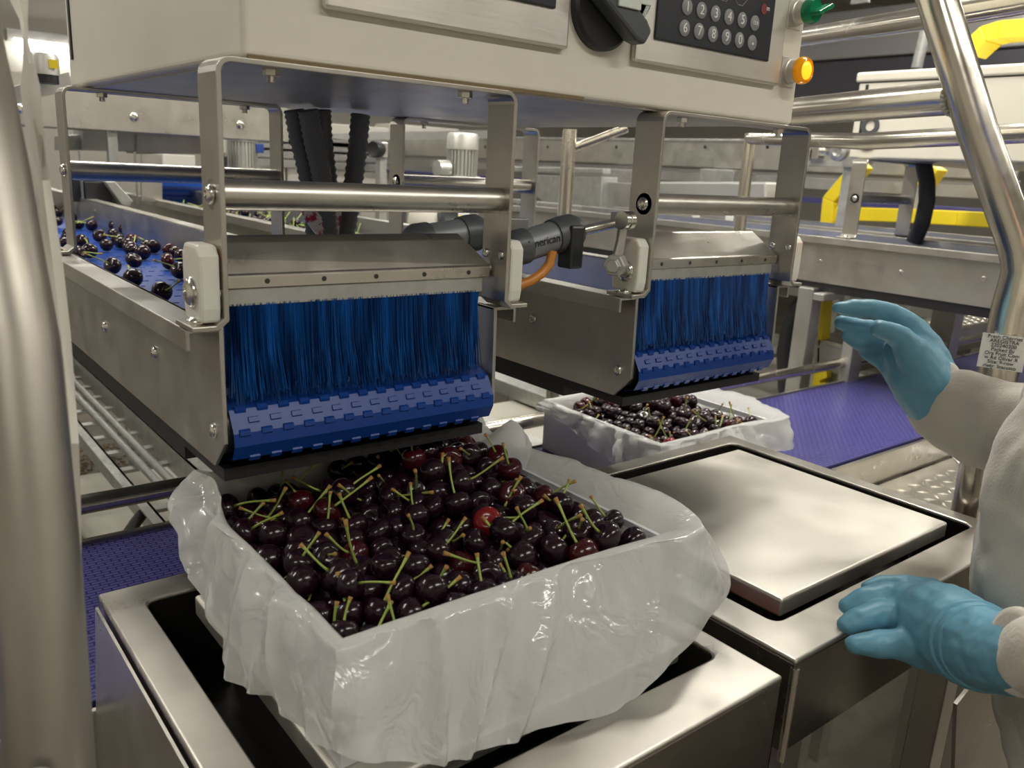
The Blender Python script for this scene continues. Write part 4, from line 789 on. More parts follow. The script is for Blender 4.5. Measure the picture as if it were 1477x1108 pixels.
tag(o, 'uppermost handrail tube at right, passing behind the bent upright above the green switch', 'handrail')
o = MB().tube([tuple(b_ + Vector((0, 0, -.02))), pd(1250, 204, 3.6), pd(1500, 191, 3.0)], .036, 18).build('handrail', M['tube'], smooth=40)
tag(o, 'thin lower handrail tube crossing the far cabinet just beneath its number', 'handrail')

# foreground post and the plastic strip
q = Vector(pd(72, 1108, 1.08))
t = thing('guard_post', 'thick blurred steel post in the left foreground', 'post', (q.x, q.y, ZF))
MB().tube([(q.x, q.y, ZF), (q.x, q.y, q.z), pd(52, 808, 1.09), pd(22, 494, 1.10), pd(-2, 360, 1.11), pd(-20, 250, 1.12), pd(-44, 127, 1.13), pd(-80, -40, 1.15), pd(-160, -420, 1.22)], .053, 28).build('tube', M['post'], t, smooth=40)
MB().lathe((q.x, q.y, ZF), (0, 0, 1), [(.14, 0), (.14, .02), (.06, .02)], 24).build('base_flange', M['steel'], t)
mb = MB(); e = Vector(pd(140, 1085, 1.08)) - Vector(pd(72, 1085, 1.08)); 
wpos = Vector((q.x, q.y, pd(60, 1080, 1.08)[2]))
mb.lathe(wpos + Vector((-.02, -.052, 0)), (-.3, -1, 0), [(.022, 0), (.024, .006), (.014, .010), (0, .010)], 14).build('weld_spot', M['dull'], t, smooth=60)
strip = [(-60, 0, 44, 1.30), (0, 14, 41, 1.30), (28, 28, 40, 1.30), (60, 33, 41, 1.30), (92, 33, 50, 1.29), (125, 29, 58, 1.29), (170, 34, 61, 1.28), (260, 50, 72, 1.28), (380, 61, 91, 1.27),
         (480, 74, 102, 1.27), (560, 84, 108, 1.27), (640, 92, 114, 1.26), (740, 100, 117, 1.26), (818, 111, 118, 1.26)]
mb = MB(); v = []
for i, (y, xl, xr, d) in enumerate(strip):
    tw = .02 * math.sin(i * .9)
    xm = (xl + xr) / 2
    v += [pd(xl, y, d - tw), pd(xm, y, d - .01), pd(xr, y, d + tw)]
    v += [tuple(Vector(pd(xl, y, d - tw + .004))), tuple(Vector(pd(xm, y, d - .006))), tuple(Vector(pd(xr, y, d + tw + .004)))]
f = []
for i in range(len(strip) - 1):
    a_, c_ = i * 6, (i + 1) * 6
    for (m0, m1) in ((0, 1), (1, 2), (2, 5), (5, 4), (4, 3), (3, 0)): f.append((a_ + m0, a_ + m1, c_ + m1, c_ + m0))
mb.add(v, f); o = mb.build('plastic_strip', M['strip'] if 'strip' in M else M['white_plastic'], smooth=50)
tag(o, 'twisted cream plastic strip hanging beside the foreground post', 'strip')

# ================================================================ air cylinders, conduits
def aircyl(pts, plane, label, hose):
    P = [Vector(px(u, v, 'Y', plane)) for u, v in pts]      # rear, front cap start, front cap end, rod end
    t = thing('air_cylinder', label, 'air cylinder', tuple(P[0]), 'air cylinders between the hanger frames')
    d = (P[3] - P[0]).normalized()
    MB().tube([P[0], P[1]], .042, 22).build('barrel', M['cyl'], t, smooth=40)
    L = (P[2] - P[1]).length
    MB().lathe(P[1] - d * .01, d, [(.047, 0), (.050, L * .3), (.050, L * .7), (.040, L * .92), (.022, L)], 22).build('front_cap', M['dgrey'], t, smooth=50)
    MB().lathe(P[0] - d * .05, d, [(.02, -.02), (.036, 0), (.047, .02), (.047, .06)], 22).build('rear_cap', M['dgrey'], t, smooth=50)
    MB().tube([P[2] - d * .02, P[3]], .014, 12).build('rod', M['screw'], t, smooth=40)
    e = P[3]
    MB().box((e.x - .05, e.y - .02, e.z - .022), (e.x + .02, e.y + .02, e.z + .022)).build('clevis', M['dull'], t, bevel=.001)
    if hose:
        f_ = P[1] + d * .015
        MB().box((f_.x - .002, f_.y - .055, f_.z - .085), (f_.x + .045, f_.y + .0, f_.z + .03)).build('air_fitting', M['black'], t, bevel=.003)
        h = [px(u, v, 'Y', plane - .03) for u, v in ((797, 362), (793, 380), (782, 394), (766, 405), (748, 412))]
        MB().tube(h, .013, 12).build('air_hose', M['orange'], t, smooth=60)
        nn = Vector((d.z, 0, -d.x)); 
        text('cylinder_print', 'American', .030, tuple(P[1] - d * .075 + Vector((0, -.043, .004))), tuple(d), tuple(Vector((-d.z, 0, d.x))), M['ink'], t)
    return t
aircyl([(752, 356), (800, 341), (838, 333), (905, 318)], 1.70, 'grey air cylinder with an orange hose between the two brush curtains', True)
aircyl([(612, 347), (668, 338), (700, 334), (748, 326)], 1.86, 'grey air cylinder lying behind the left brush curtain', False)
# rocker levers: clevis bracket on each strap
t = thing('rocker_lever', 'steel lever and clamp bolt linking the air cylinder to the right brush curtain', 'lever', px(897, 330, 'Y', 1.62))
MB().prism([px(u, v, 'Y', 1.60) for u, v in ((896, 322), (906, 322), (900, 365), (893, 380), (884, 378), (892, 350))], (0, .012, 0)).build('lever_arm', M['dull'], t, bevel=.001)
c = Vector(px(889, 382, 'Y', 1.56)); MB().lathe(c, (-1, -.6, 0), [(.030, -.02), (.030, .03), (.018, .03), (.018, .05), (0, .05)], 6).build('clamp_nut', M['dirt'] if False else M['dull'], t, bevel=.001)
MB().lathe(Vector(px(904, 318, 'Y', 1.58)), (1, 0, 0), [(.024, -.02), (.024, -.008), (.018, -.004), (.024, 0), (.024, .014), (.012, .02), (0, .02)], 18).build('pivot_ring', M['screw'], t, smooth=40)

def hose(name, pts, plane, r, label, ribs, m, grp=None):
    P = [Vector(px(u, v, 'Y', plane)) for u, v in pts]
    C = []
    for i in range(len(P) - 1):
        g = [P[max(i - 1, 0)], P[i], P[i + 1], P[min(i + 2, len(P) - 1)]]
        for k in range(ribs):
            f_ = k / ribs
            C.append(.5 * ((2 * g[1]) + (g[2] - g[0]) * f_ + (2 * g[0] - 5 * g[1] + 4 * g[2] - g[3]) * f_ ** 2 + (3 * g[1] - g[0] - 3 * g[2] + g[3]) * f_ ** 3))
    C.append(P[-1]); R_ = [r * (1.07 if i % 2 else .93) for i in range(len(C))]
    o = MB().tube(C, R_, 14).build(name, m, smooth=70); tag(o, label, 'conduit', grp); return o
GC = 'grey corrugated conduits hanging from the cabinet'
hose('conduit', [(424, 158), (432, 200), (444, 250), (452, 300), (455, 350), (452, 420)], 2.75, .034, 'leftmost grey corrugated conduit hanging from the cabinet base', 10, M['grey_plastic'], GC)
hose('conduit', [(444, 158), (452, 200), (463, 250), (470, 300), (474, 350), (474, 420)], 2.68, .034, 'second grey corrugated conduit from the left, crossing behind the tape', 10, M['grey_plastic'], GC)
hose('conduit', [(464, 158), (466, 200), (472, 250), (478, 300), (483, 350), (484, 420)], 2.82, .033, 'third grey corrugated conduit, half hidden behind the second', 10, M['grey_plastic'], GC)
hose('conduit', [(520, 165), (516, 210), (510, 260), (503, 310), (493, 360), (484, 420)], 2.75, .034, 'rightmost grey corrugated conduit, leaning left, standing alone', 10, M['grey_plastic'], GC)
T = []
for (a_, c_) in (((432, 300), (446, 292)), ((446, 325), (463, 312)), ((462, 345), (480, 335)), ((474, 372), (492, 362))): T.append((px(*a_, 'Y', 2.66), px(*c_, 'Y', 2.66)))
mb = MB(); v = []
for a_, c_ in T: v += [a_, c_, (a_[0], a_[1] + .006, a_[2]), (c_[0], c_[1] + .006, c_[2])]
mb.add(v, [(i * 4 + a_, i * 4 + b2, i * 4 + 4 + b2, i * 4 + 4 + a_) for i in range(3) for a_, b2 in ((0, 1), (1, 3), (3, 2), (2, 0))])
mb.prism([px(u, v_, 'Y', 2.70) for u, v_ in ((478, 296), (494, 296), (488, 345), (482, 372), (474, 372), (478, 340))], (0, .006, 0))
o = mb.build('tape', M['redtape']); tag(o, 'red printed clear tape wound around the grey conduits', 'tape')

# cable tray, its conduits and floor tubes at the lower left
t = thing('cable_tray', 'galvanised cable tray with rungs running away beneath the left conveyor', 'cable tray', (1.2, 4.5, -1.9))
for x0_ in (1.02, 1.37):
    MB().box((x0_, 3.35, -1.86), (x0_ + .012, 9.0, -1.70)).box((x0_ - .045 if x0_ < 1.2 else x0_, 3.35, -1.708), (x0_ + .012 if x0_ < 1.2 else x0_ + .07, 9.0, -1.70)).build('side_rail', M['galv'], t)
for k in range(16): MB().box((1.032, 3.6 + k * .33, -1.84), (1.37, 3.66 + k * .33, -1.82)).build('rung', M['galv'], t)
for k, x in enumerate((1.20, 1.27)):
    o = MB().tube([(x, 8.9, -1.79), (x, 4.5, -1.79), (x + .01, 4.2, -1.79), (x + .02 + k * .02, 3.9, -1.83), (x + .06, 3.5, -2.0)], .024, 12).build('cable_pipe', M['galv'], smooth=40)
    tag(o, ('left' if k == 0 else 'right') + ' of two thin grey pipes with a clamp lying in the cable tray', 'pipe', 'pipes in the cable tray')
    MB().lathe((x, 4.42, -1.79), (0, 1, 0), [(.034, 0), (.034, .05)], 14).build('clamp', M['alu'], o)
t = thing('floor_stand', 'low steel frame of level bars on the floor left of the tables', 'frame', (0.9, 3.6, ZF))
MB().box((-2.5, 3.5, -2.0), (.85, 3.58, -1.93)).build('cross_bar', M['steel_x'], t)
MB().tube([(-2.5, 3.36, -1.95), (.95, 3.36, -1.95)], .035, 14).build('cross_tube', M['galv'], t, smooth=40)
MB().box((-2.5, 3.3, -2.25), (.85, 3.42, -2.16)).build('cross_bar', M['galv'], t)
for x in (-2, .7): MB().box((x, 3.5, ZF), (x + .09, 3.58, -2.0)).build('leg', M['steel'], t)
o = MB().tube([px(u, v, 'Z', -1.75) for u, v in ((205, 742), (197, 752), (185, 770), (170, 790), (150, 805), (120, 815))], .028, 12).build('cable', M['rubber'], smooth=60)
tag(o, 'thick dark cable curving under the guide rail at lower left', 'cable')
rn = random.Random(9); mb = MB()
for i in range(700):
    u_, v_ = rn.uniform(112, 200), rn.uniform(640, 745); p = px(u_, v_, 'Z', ZF + .004); a_ = rn.uniform(0, 6.28); L_ = rn.uniform(.01, .05)
    mb.prism([(p[0], p[1], p[2]), (p[0] + L_ * math.cos(a_), p[1] + L_ * math.sin(a_), p[2]), (p[0] + L_ * .5 * math.cos(a_ + .8), p[1] + L_ * .5 * math.sin(a_ + .8), p[2])], (0, 0, .01))
o = mb.build('debris', M['debris']); tag(o, 'brown stem and leaf debris scattered on the floor at left', 'debris', kind='stuff')
# ================================================================ machinery farther back
def beamX(name, label, cat, y, z0, z1, xa, xb, dy=.3, m=None, group=None):
    o = MB().box((xa, y, z0), (xb, y + dy, z1)).build(name, m or M['steel_x'], bevel=.002); tag(o, label, cat, group); return o
def rect_on(u0, v0, u1, v1, ax, val, thick):
    a = px(u0, v0, ax, val); b = px(u1, v1, ax, val); c = list(b); c['XYZ'.index(ax)] = val + thick; return a, tuple(c)
def block(name, u0, v0, u1, v1, ax, val, thick, m, label=None, cat=None, parent=None, bevel=.002):
    a, b = rect_on(u0, v0, u1, v1, ax, val, thick)
    o = MB().box(a, b).build(name, m, parent, bevel=bevel)
    if label: tag(o, label, cat)
    return o
# X-running feeder above the far ends of the lanes
t = thing('feeder_conveyor', 'long steel feeder trough crossing above the belts, behind the left strap frame', 'conveyor', (2.0, 6.2, 0))
a = px(70, 150, 'Y', 6.2)
MB().box((-2.5, 6.2, .10), (2.72, 6.23, .42)).build('front_plate', M['steel_x'], t, bevel=.002)
MB().box((-2.5, 6.23, .10), (2.72, 6.9, .13)).build('trough_bottom', M['steel_x'], t)
MB().box((-2.5, 6.9, .10), (2.72, 6.93, .42)).build('back_plate', M['steel_x'], t)
for x in (.95, 1.62, 2.35): screw((x, 6.2, .2), (0, -1, 0), .03, t)
for x in (.36, 1.46, 2.62): MB().box((x, 6.25, ZF), (x + .06, 6.31, .10)).build('leg', M['galv'], t)
t = thing('side_chute', 'two dull steel chute panels side by side under the feeder trough', 'chute', (1.6, 6.9, -.2))
MB().prism([px(u, v, 'Y', 7.0) for u, v in ((119, 183), (196, 182), (196, 219), (119, 217))], (0, .3, 0)).build('panel', M['dull'], t, bevel=.002)
MB().prism([px(u, v, 'Y', 6.97) for u, v in ((197, 177), (300, 172), (300, 222), (197, 222))], (0, .3, 0)).build('panel', M['dull'], t, bevel=.002)
MB().prism([px(u, v, 'Y', 7.1) for u, v in ((86, 196), (118, 194), (118, 217), (86, 217))], (0, .2, 0)).build('end_panel', M['galv'], t, bevel=.002)
t = thing('chute_frame', 'thin steel post frame with a diagonal channel above the left belt', 'frame', px(200, 300, 'Y', 6.0))
for u, v0_, v1_ in ((116, 218, 292), (196, 219, 303)):
    a, b = px(u, v0_, 'Y', 6.0), px(u + 5, v1_, 'Y', 6.0); MB().box(a, (b[0], 6.06, b[2])).build('post', M['galv'], t)
MB().prism([px(u, v, 'Y', 6.0) for u, v in ((204, 222), (234, 224), (234, 292), (204, 290))], (0, .02, 0)).build('hanging_plate', M['steel'], t)
MB().prism([px(u, v, 'Y', 5.9) for u, v in ((152, 262), (166, 262), (192, 290), (186, 298), (176, 296))], (0, .1, 0)).build('diagonal_channel', M['galv'], t, bevel=.002)
MB().prism([px(u, v, 'Y', 6.1) for u, v in ((96, 258), (158, 262), (176, 296), (96, 290))], (0, .08, 0)).build('dark_housing', M['black'], t)
block('cable_bundle', 122, 262, 163, 296, 'Y', 5.98, .08, M['rubber'], 'dark green black cable bundle beneath the chute frame at left', 'cables')
t = thing('cross_belt', 'bright blue belt piece seen through the left frames, with a rubber joint line', 'conveyor', px(262, 285, 'Y', 7.8))
MB().prism([px(u, v, 'Y', 7.6) for u, v in ((228, 262), (430, 262), (430, 300), (228, 300))], (0, .05, 0)).build('belt', M['bluetop'], t)
mb = MB()
for vv in (272, 281, 287): a, b = rect_on(228, vv, 430, vv + 1.2, 'Y', 7.58, .01); mb.box(a, b)
mb.build('belt_joint', M['cable_blue'], t)
a, b = rect_on(234, 222, 285, 300, 'Y', 8.4, .3); tag(MB().box(a, (b[0], b[1], ZF)).build('cream_cabinet', M['wall'], bevel=.004), 'cream cabinet behind the thin posts at left', 'cabinet')
# drum lamp housing at the top left
t = thing('round_motor', 'round grey motor cap with a yellow sticker, top left beside the cabinet', 'motor', px(64, 105, 'Y', 4.2))
c = Vector(px(64, 108, 'Y', 4.2)); MB().lathe(c, (0, 0, 1), [(.0, 0), (.060, 0), (.060, .07), (.055, .085), (0, .088)], 24).build('cap', M['alu'], t, smooth=40)
MB().lathe(c - Vector((0, 0, .035)), (0, 0, 1), [(.055, 0), (.055, .035)], 16).build('grille', M['black'], t)
MB().box((c.x + .01, c.y - .0625, c.z + .025), (c.x + .045, c.y - .055, c.z + .06)).build('sticker', M['yellow'], t)
MB().prism([px(u, v, 'Y', 4.3) for u, v in ((52, 116), (99, 104), (104, 128), (88, 134), (60, 140), (20, 150), (20, 125))], (0, .3, 0)).build('mount', M['dull'], t)

def motor(u, v0, v1, w, plane, label, gear=True):
    a = Vector(px(u, v0, 'Y', plane)); b = Vector(px(u, v1, 'Y', plane)); R_ = w / 2 * (plane / ray(u, v0)[1]) / F; hgt = a.z - b.z
    t = thing('gear_motor', label, 'motor', tuple(b), 'grey gear motors')
    c = Vector((a.x, a.y, b.z))
    MB().lathe(c + Vector((0, 0, hgt * .62)), (0, 0, 1), [(R_, 0), (R_, hgt * .30), (R_ * .93, hgt * .36), (R_ * .8, hgt * .38), (0, hgt * .38)], 28).build('fan_cover', M['alu'], t, smooth=40)
    MB().lathe(c, (0, 0, 1), [(R_ * .80, 0), (R_ * .80, hgt * .62)], 24).build('barrel', M['alu'], t, smooth=40)
    mb = MB()
    for k in range(26):
        an = 2 * math.pi * k / 26; d = Vector((math.cos(an), math.sin(an), 0)); s_ = Vector((-math.sin(an), math.cos(an), 0)) * R_ * .035
        q = [c + d * R_ * .78 + s_, c + d * R_ * .98 + s_, c + d * R_ * .98 - s_, c + d * R_ * .78 - s_]
        mb.prism([tuple(p) for p in q], (0, 0, hgt * .60))
    mb.build('cooling_fins', M['alu'], t)
    if gear:
        MB().box((c.x - R_ * 1.1, c.y - R_, c.z - hgt * .5), (c.x + R_ * .9, c.y + R_, c.z)).build('gearbox', M['alu'], t, bevel=.006)
        MB().lathe(c + Vector((-R_ * 1.9, 0, hgt * .15)), (1, 0, 0), [(R_ * .5, 0), (R_ * .55, R_ * .8), (0, R_ * .8)], 18).build('output_flange', M['galv'], t, smooth=40)
    return t
motor(668, 192, 254, 46, 5.2, 'upright finned gear motor left of the cabinet support post')
motor(349, 178, 245, 42, 7.6, 'finned gear motor behind the left front strap, beside the wall', False)
t = thing('motor_housing', 'smooth grey housing left of the finned motor behind the straps', 'housing', px(320, 220, 'Y', 6.8))
MB().prism([px(u, v, 'Y', 7.4) for u, v in ((309, 186), (328, 187), (328, 224), (309, 226))], (0, .2, 0)).build('cover', M['alu'], t, bevel=.01)
MB().prism([px(u, v, 'Y', 7.4) for u, v in ((312, 226), (328, 226), (328, 246), (312, 246))], (0, .2, 0)).build('base', M['black'], t)
block('blue_tag', 369, 207, 381, 221, 'Y', 7.5, .04, M['cable_blue'], 'small dark blue block right of the finned motor, behind the straps', 'block')
t = thing('pulley_drive', 'white cast housing with a black pulley and a yellow label behind the left cross tube', 'drive', px(640, 320, 'Y', 4.9))
c = Vector(px(645, 311, 'Y', 4.9)); MB().lathe(c, (0, -1, 0), [(.085, 0), (.085, .04), (.06, .05), (.03, .03), (0, .03)], 20).build('pulley', M['dgrey'], t, smooth=40)
c = Vector(px(622, 318, 'Y', 5.0)); MB().lathe(c, (0, -1, 0), [(.19, 0), (.17, .06), (.08, .10), (0, .11)], 24).build('cast_housing', M['white_plastic'], t, smooth=60)
a, b = rect_on(661, 302, 677, 311, 'Y', 4.85, .01); MB().box(a, b).build('white_label', M['paper'], t)
a, b = rect_on(661, 311, 677, 320, 'Y', 4.85, .01); MB().box(a, b).build('yellow_label', M['yellow'], t)
a, b = rect_on(655, 298, 690, 330, 'Y', 4.87, .2); MB().box(a, b).build('gear_body', M['dull'], t, bevel=.004)

# long lines that run the same way as the lanes, farther right
def runY(name, label, cat, X, vt, vb, uref, ya, yb, thick, m, group=None, parent=None, bevel=.003):
    zt = px(uref, vt, 'X', X)[2]; zb_ = px(uref, vb, 'X', X)[2]
    o = MB().box((X, ya, zb_), (X + thick, yb, zt)).build(name, m, parent, bevel=bevel)
    if label: tag(o, label, cat, group)
    return o
t = thing('grading_conveyor', 'long bolted steel conveyor side running level behind the whole machine', 'conveyor', (8.2, 8, -1))
runY('side_plate', None, None, 8.2, 203, 241, 1000, 3.2, 14.5, .05, M['steel_y'], parent=t)
runY('top_edge', None, None, 8.18, 200, 204, 1000, 3.2, 14.5, .12, M['galv'], parent=t)
runY('painted_shadow_strip', None, None, 8.25, 241, 248, 1000, 3.2, 14.5, .05, M['ductgrey'], parent=t)  # solid grey strip standing in for the shade under the side plate
runY('lower_beam', None, None, 8.25, 248, 263, 1000, 3.2, 14.5, .08, M['dull'], parent=t)
MB().box((8.3, 3.2, -.2), (9.3, 14.5, -.16)).build('belt', M['purple'], t)
for u in (700, 790, 889, 950, 1017, 1107): screw(px(u, 212, 'X', 8.2), (-1, 0, 0), .02, t, m=M['ink'])
for u in (868, 1010): 
    a = px(u, 243, 'X', 8.0); b = px(u + 46, 268, 'X', 8.0); MB().box(a, (8.2, b[1], b[2])).build('motor_bracket', M['galv'], t, bevel=.004)
for y in (3.6, 7.0, 11.0, 14.0): MB().box((8.4, y, ZF), (8.5, y + .1, -.5)).build('leg', M['galv'], t)
t = thing('steel_hopper', 'pale sheet steel hopper with a bent rim between the two posts', 'hopper', px(820, 280, 'X', 6.6))
MB().prism([px(u, v, 'X', 6.6) for u, v in ((770, 252), (868, 255), (866, 308), (800, 303), (770, 282))], (.25, 0, 0)).build('sheet', M['galv'], t, bevel=.004)
MB().prism([px(u, v, 'X', 6.58) for u, v in ((740, 240), (870, 243), (870, 251), (740, 248))], (.12, 0, 0)).build('rim', M['galv'], t, bevel=.004)
block('dull_panel', 868, 262, 925, 308, 'X', 6.7, .2, M['dull'], 'dark grey panel just left of the right strap frame', 'panel')
t = thing('guide_track', 'double pale rail running diagonally behind the right brush curtain', 'rail', px(1000, 320, 'X', 6.0))
runY('upper_rail', None, None, 6.02, 309, 316, 960, 3.05, 12, .05, M['galv'], parent=t)
runY('lower_rail', None, None, 5.98, 320, 331, 960, 3.1, 12, .10, M['galv'], parent=t)
runY('side_plate', None, None, 6.06, 331, 350, 960, 3.1, 12, .04, M['steel_y'], parent=t)
for y in (3.5, 7.5, 11.5): MB().box((6.1, y, ZF), (6.18, y + .08, px(960, 331, 'X', 6.06)[2])).build('leg', M['galv'], t)
for u in (1000, 1049):
    a = px(u, 290, 'X', 6.0); b = px(u + 6, 322, 'X', 6.0); MB().box(a, (6.02, b[1], b[2])).build('rail_bracket', M['paint_white'], t)
t = thing('machine_cover', 'grey machine cover with part of a printed name ending in CON', 'cover', px(1010, 300, 'X', 7.25))
MB().prism([px(u, v, 'X', 7.25) for u, v in ((930, 262), (1105, 262), (1105, 330), (930, 330))], (.3, 0, 0)).build('cover', M['alu'], t, bevel=.01)
for u in (940, 1095):
    a = px(u, 325, 'X', 7.35); MB().box((7.35, a[1] - .05, ZF), (7.45, a[1] + .05, a[2])).build('leg', M['galv'], t)
pp = px(1018, 308, 'X', 7.235); text('printed_name', 'CON', .105, pp, (0, -1, 0), (0, 0, 1), M['ink'], t, depth=.002)
a, b = rect_on(982, 301, 990, 311, 'X', 7.235, .01); MB().box(a, b).build('red_mark', M['redprint'], t)
a, b = rect_on(992, 301, 998, 312, 'X', 7.235, .01); MB().box(a, b).build('black_mark', M['ink'], t)
t = thing('white_cabinet_row', 'row of pale cabinets against the far side, above the grey conduits', 'cabinet', px(500, 220, 'Y', 15.0))
for i, (u0, u1) in enumerate(((372, 412), (414, 474), (478, 560), (562, 660))):
    a, b = rect_on(u0, 178, u1, 262, 'Y', 15.0 + i * .01, .6); MB().box(a, (b[0], b[1], ZF)).build('door_panel', M['wall'], t, bevel=.008)
mb = MB()
for vv in (205, 216, 228, 240): a, b = rect_on(372, vv, 660, vv + 1, 'Y', 14.96, .01); mb.box(a, b)
mb.build('panel_line', M['dull'], t)
t = thing('dark_beam', 'dark tapered beam crossing behind the conduits', 'beam', px(520, 197, 'Y', 11.0))
MB().prism([px(u, v, 'Y', 11.0) for u, v in ((460, 196), (560, 190), (720, 188), (720, 200), (560, 202), (500, 202))], (0, .3, 0)).build('beam', M['dull'], t)
t = thing('sensor_eye', 'small round green-black sensor head beside the rear strap', 'sensor', px(540, 215, 'Y', 5.0))
c = Vector(px(540, 215, 'Y', 5.0)); MB().lathe(c, (-1, -.5, 0), [(.05, -.06), (.055, 0), (.048, .02), (.02, .012), (0, .012)], 18).build('head', M['rubber'], t, smooth=40)
a, b = rect_on(542, 204, 560, 228, 'Y', 5.02, .1); MB().box(a, b).build('holder', M['dull'], t, bevel=.003)
MB().box((b[0] - .05, 5.04, ZF), (b[0], 5.1, b[2])).build('stand', M['galv'], t)

# right side: parts around the far conveyors
t = thing('roller_drive', 'small steel roller drive with clamps left of the far cabinet', 'drive', px(1190, 220, 'X', 6.4))
c = Vector(px(1213, 219, 'X', 6.4)); MB().lathe(c, (-1, 0, 0), [(.075, 0), (.075, .05), (.04, .06), (.02, .03), (0, .03)], 18).build('roller', M['dull'], t, smooth=40)
MB().tube([px(1155, 216, 'X', 6.5), px(1212, 219, 'X', 6.5)], .035, 12).build('shaft', M['screw'], t, smooth=40)
for u in (1160, 1172): a, b = rect_on(u, 210, u + 7, 230, 'X', 6.4, .1); MB().box(a, b).build('clamp', M['screw'], t, bevel=.002)
a, b = rect_on(1150, 230, 1225, 241, 'X', 6.5, .2); MB().box(a, b).build('base', M['alu'], t)
MB().box((6.55, b[1], -.34), (6.63, b[1] + .08, b[2])).build('stand', M['galv'], t)
def yellow(name, pts, X, th, label, hd=.10, leg=0):
    t = thing(name, label, 'guard', px(*pts[0], 'X', X), 'yellow machine guards')
    P = [Vector(px(u, v, 'X', X)) for u, v in pts]; mb = MB()
    L_, R_ = [], []
    for i, p in enumerate(P):
        d = (P[min(i + 1, len(P) - 1)] - P[max(i - 1, 0)]).normalized(); nn = Vector((0, -d.z, d.y))
        L_.append(p + nn * hd); R_.append(p - nn * hd)
    n_ = len(P)
    for i in range(n_ - 1): mb.prism([tuple(q) for q in (L_[i], L_[i + 1], R_[i + 1], R_[i])], (th, 0, 0))
    bb = mb.build('bar', M['yellow'], t, bevel=.004)
    if leg: p = P[leg - 1]; MB().box((X + th * .3, p.y - .05, ZF), (X + th * .7, p.y + .05, p.z)).build('leg', M['galv'], t)
    return t
yellow('yellow_guard', [(1190, 330), (1194, 288), (1222, 256), (1238, 236)], 7.6, .2, 'sloping yellow guard behind the light strap of the far frame', .065, 1)
yellow('yellow_guard', [(1205, 308), (1300, 311), (1380, 315), (1500, 322)], 7.5, .2, 'level yellow guard bar behind the far straps', .062, 2)
yellow('yellow_guard', [(1325, 268), (1345, 240)], 7.6, .2, 'short yellow guard piece between the far straps under the cabinet', .06, 1)
yellow('yellow_guard', [(1392, 72), (1418, 48), (1440, 42), (1520, 36)], 6.2, .25, 'bent yellow guard above the far cabinet at the top right corner', .055)
yellow('yellow_guard', [(1178, 575), (1181, 500), (1187, 425)], 5.6, .12, 'thin upright yellow guard strip below the far conveyor, with a hooked foot', .017)
t = thing('yellow_hook', 'yellow hook bracket standing on the violet belt side below the guide rail', 'bracket', px(1185, 550, 'X', 5.5))
MB().prism([px(u, v, 'X', 5.5) for u, v in ((1170, 560), (1174, 536), (1192, 534), (1193, 545), (1182, 549), (1183, 553), (1191, 552), (1186, 560))], (.06, 0, 0)).build('hook', M['yellow'], t, bevel=.002)
o = MB().tube([px(u, v, 'X', 5.75) for u, v in ((1330, 225), (1337, 262), (1337, 290), (1330, 322), (1318, 350))], .052, 14).build('black_hose', M['rubber'], smooth=60)
tag(o, 'thick black hose beside the grey strap under the far cabinet', 'hose')
o = MB().tube([px(u, v, 'X', 5.35) for u, v in ((1185, 421), (1170, 428), (1152, 444), (1140, 470), (1133, 510), (1135, 560), (1145, 600))], .066, 14).build('black_hose', M['rubber'], smooth=60)
tag(o, 'thick black hose curving down under the far conveyor beside a steel post', 'hose')
t = thing('channel_post', 'steel channel post under the far conveyor with an open square tube end', 'post', px(1160, 560, 'X', 5.0))
a = px(1150, 428, 'X', 5.05); b = px(1172, 428, 'X', 5.05)
MB().box((5.05, b[1], ZF), (5.17, a[1], -.68)).build('channel', M['dull'], t, bevel=.003)
a, b = rect_on(1173, 422, 1187, 435, 'X', 4.98, .2); MB().box(a, b).build('square_tube', M['dull'], t, bevel=.003)
for (u0, u1, X) in ((1344, 1380, 6.75), (1222, 1238, 5.25)):
    a = px(u0, 450, 'X', X); b = px(u1, 450, 'X', X)
    o = MB().box((X, b[1], ZF), (X + .15, a[1], -.66)).build('conveyor_leg', M['dull'], bevel=.003)
    tag(o, 'broad steel leg under the far conveyor, right above the raised glove' if u0 > 1300 else 'narrow steel leg behind the fingertips of the raised glove', 'leg')
runY('floor_rail', 'low pale rail with a double edge beyond the violet belt, left of the raised glove', 'rail', 6.6, 505, 516, 1200, 2.6, 9.0, .2, M['galv'])
runY('floor_rail', 'lower pale floor rail just above the yellow hook', 'rail', 6.4, 522, 530, 1200, 2.6, 9.0, .2, M['galv'])
# pale deck plates and rails seen below the two near lanes
for i, (X, z, ya, yb, lb) in enumerate(((2.9, -1.62, 3.3, 9.0, 'pale steel rail sloping away behind the right conveyor side, upper one'), (3.1, -1.95, 3.3, 9.0, 'pale steel rail sloping away behind the right conveyor side, lower one'),
                                        (4.2, -1.74, 3.3, 9.5, 'pale rail behind the box on the violet belt'))):
    o = MB().box((X, ya, z - .12), (X + .35, yb, z)).build('base_rail', M['galv'], bevel=.003); tag(o, lb, 'rail', 'base rails behind the violet belt')
o = MB().box((3.4, 3.45, -1.93), (8.1, 5.2, -1.88)).build('deck_plate', M['perf'], bevel=.003); tag(o, 'pale speckled deck plate behind the guide rail on the right', 'deck')
o = MB().box((.9, 4.1, -2.25), (2.75, 6.0, -2.20)).build('deck_plate', M['perf'], bevel=.003); tag(o, 'pale speckled deck plate just above the far rim of the front box', 'deck')
for x in (1.0, 2.6):
    for y in (4.2, 5.9): MB().box((x, y - .04, ZF), (x + .08, y + .04, -2.25)).build('leg', M['galv'], o)
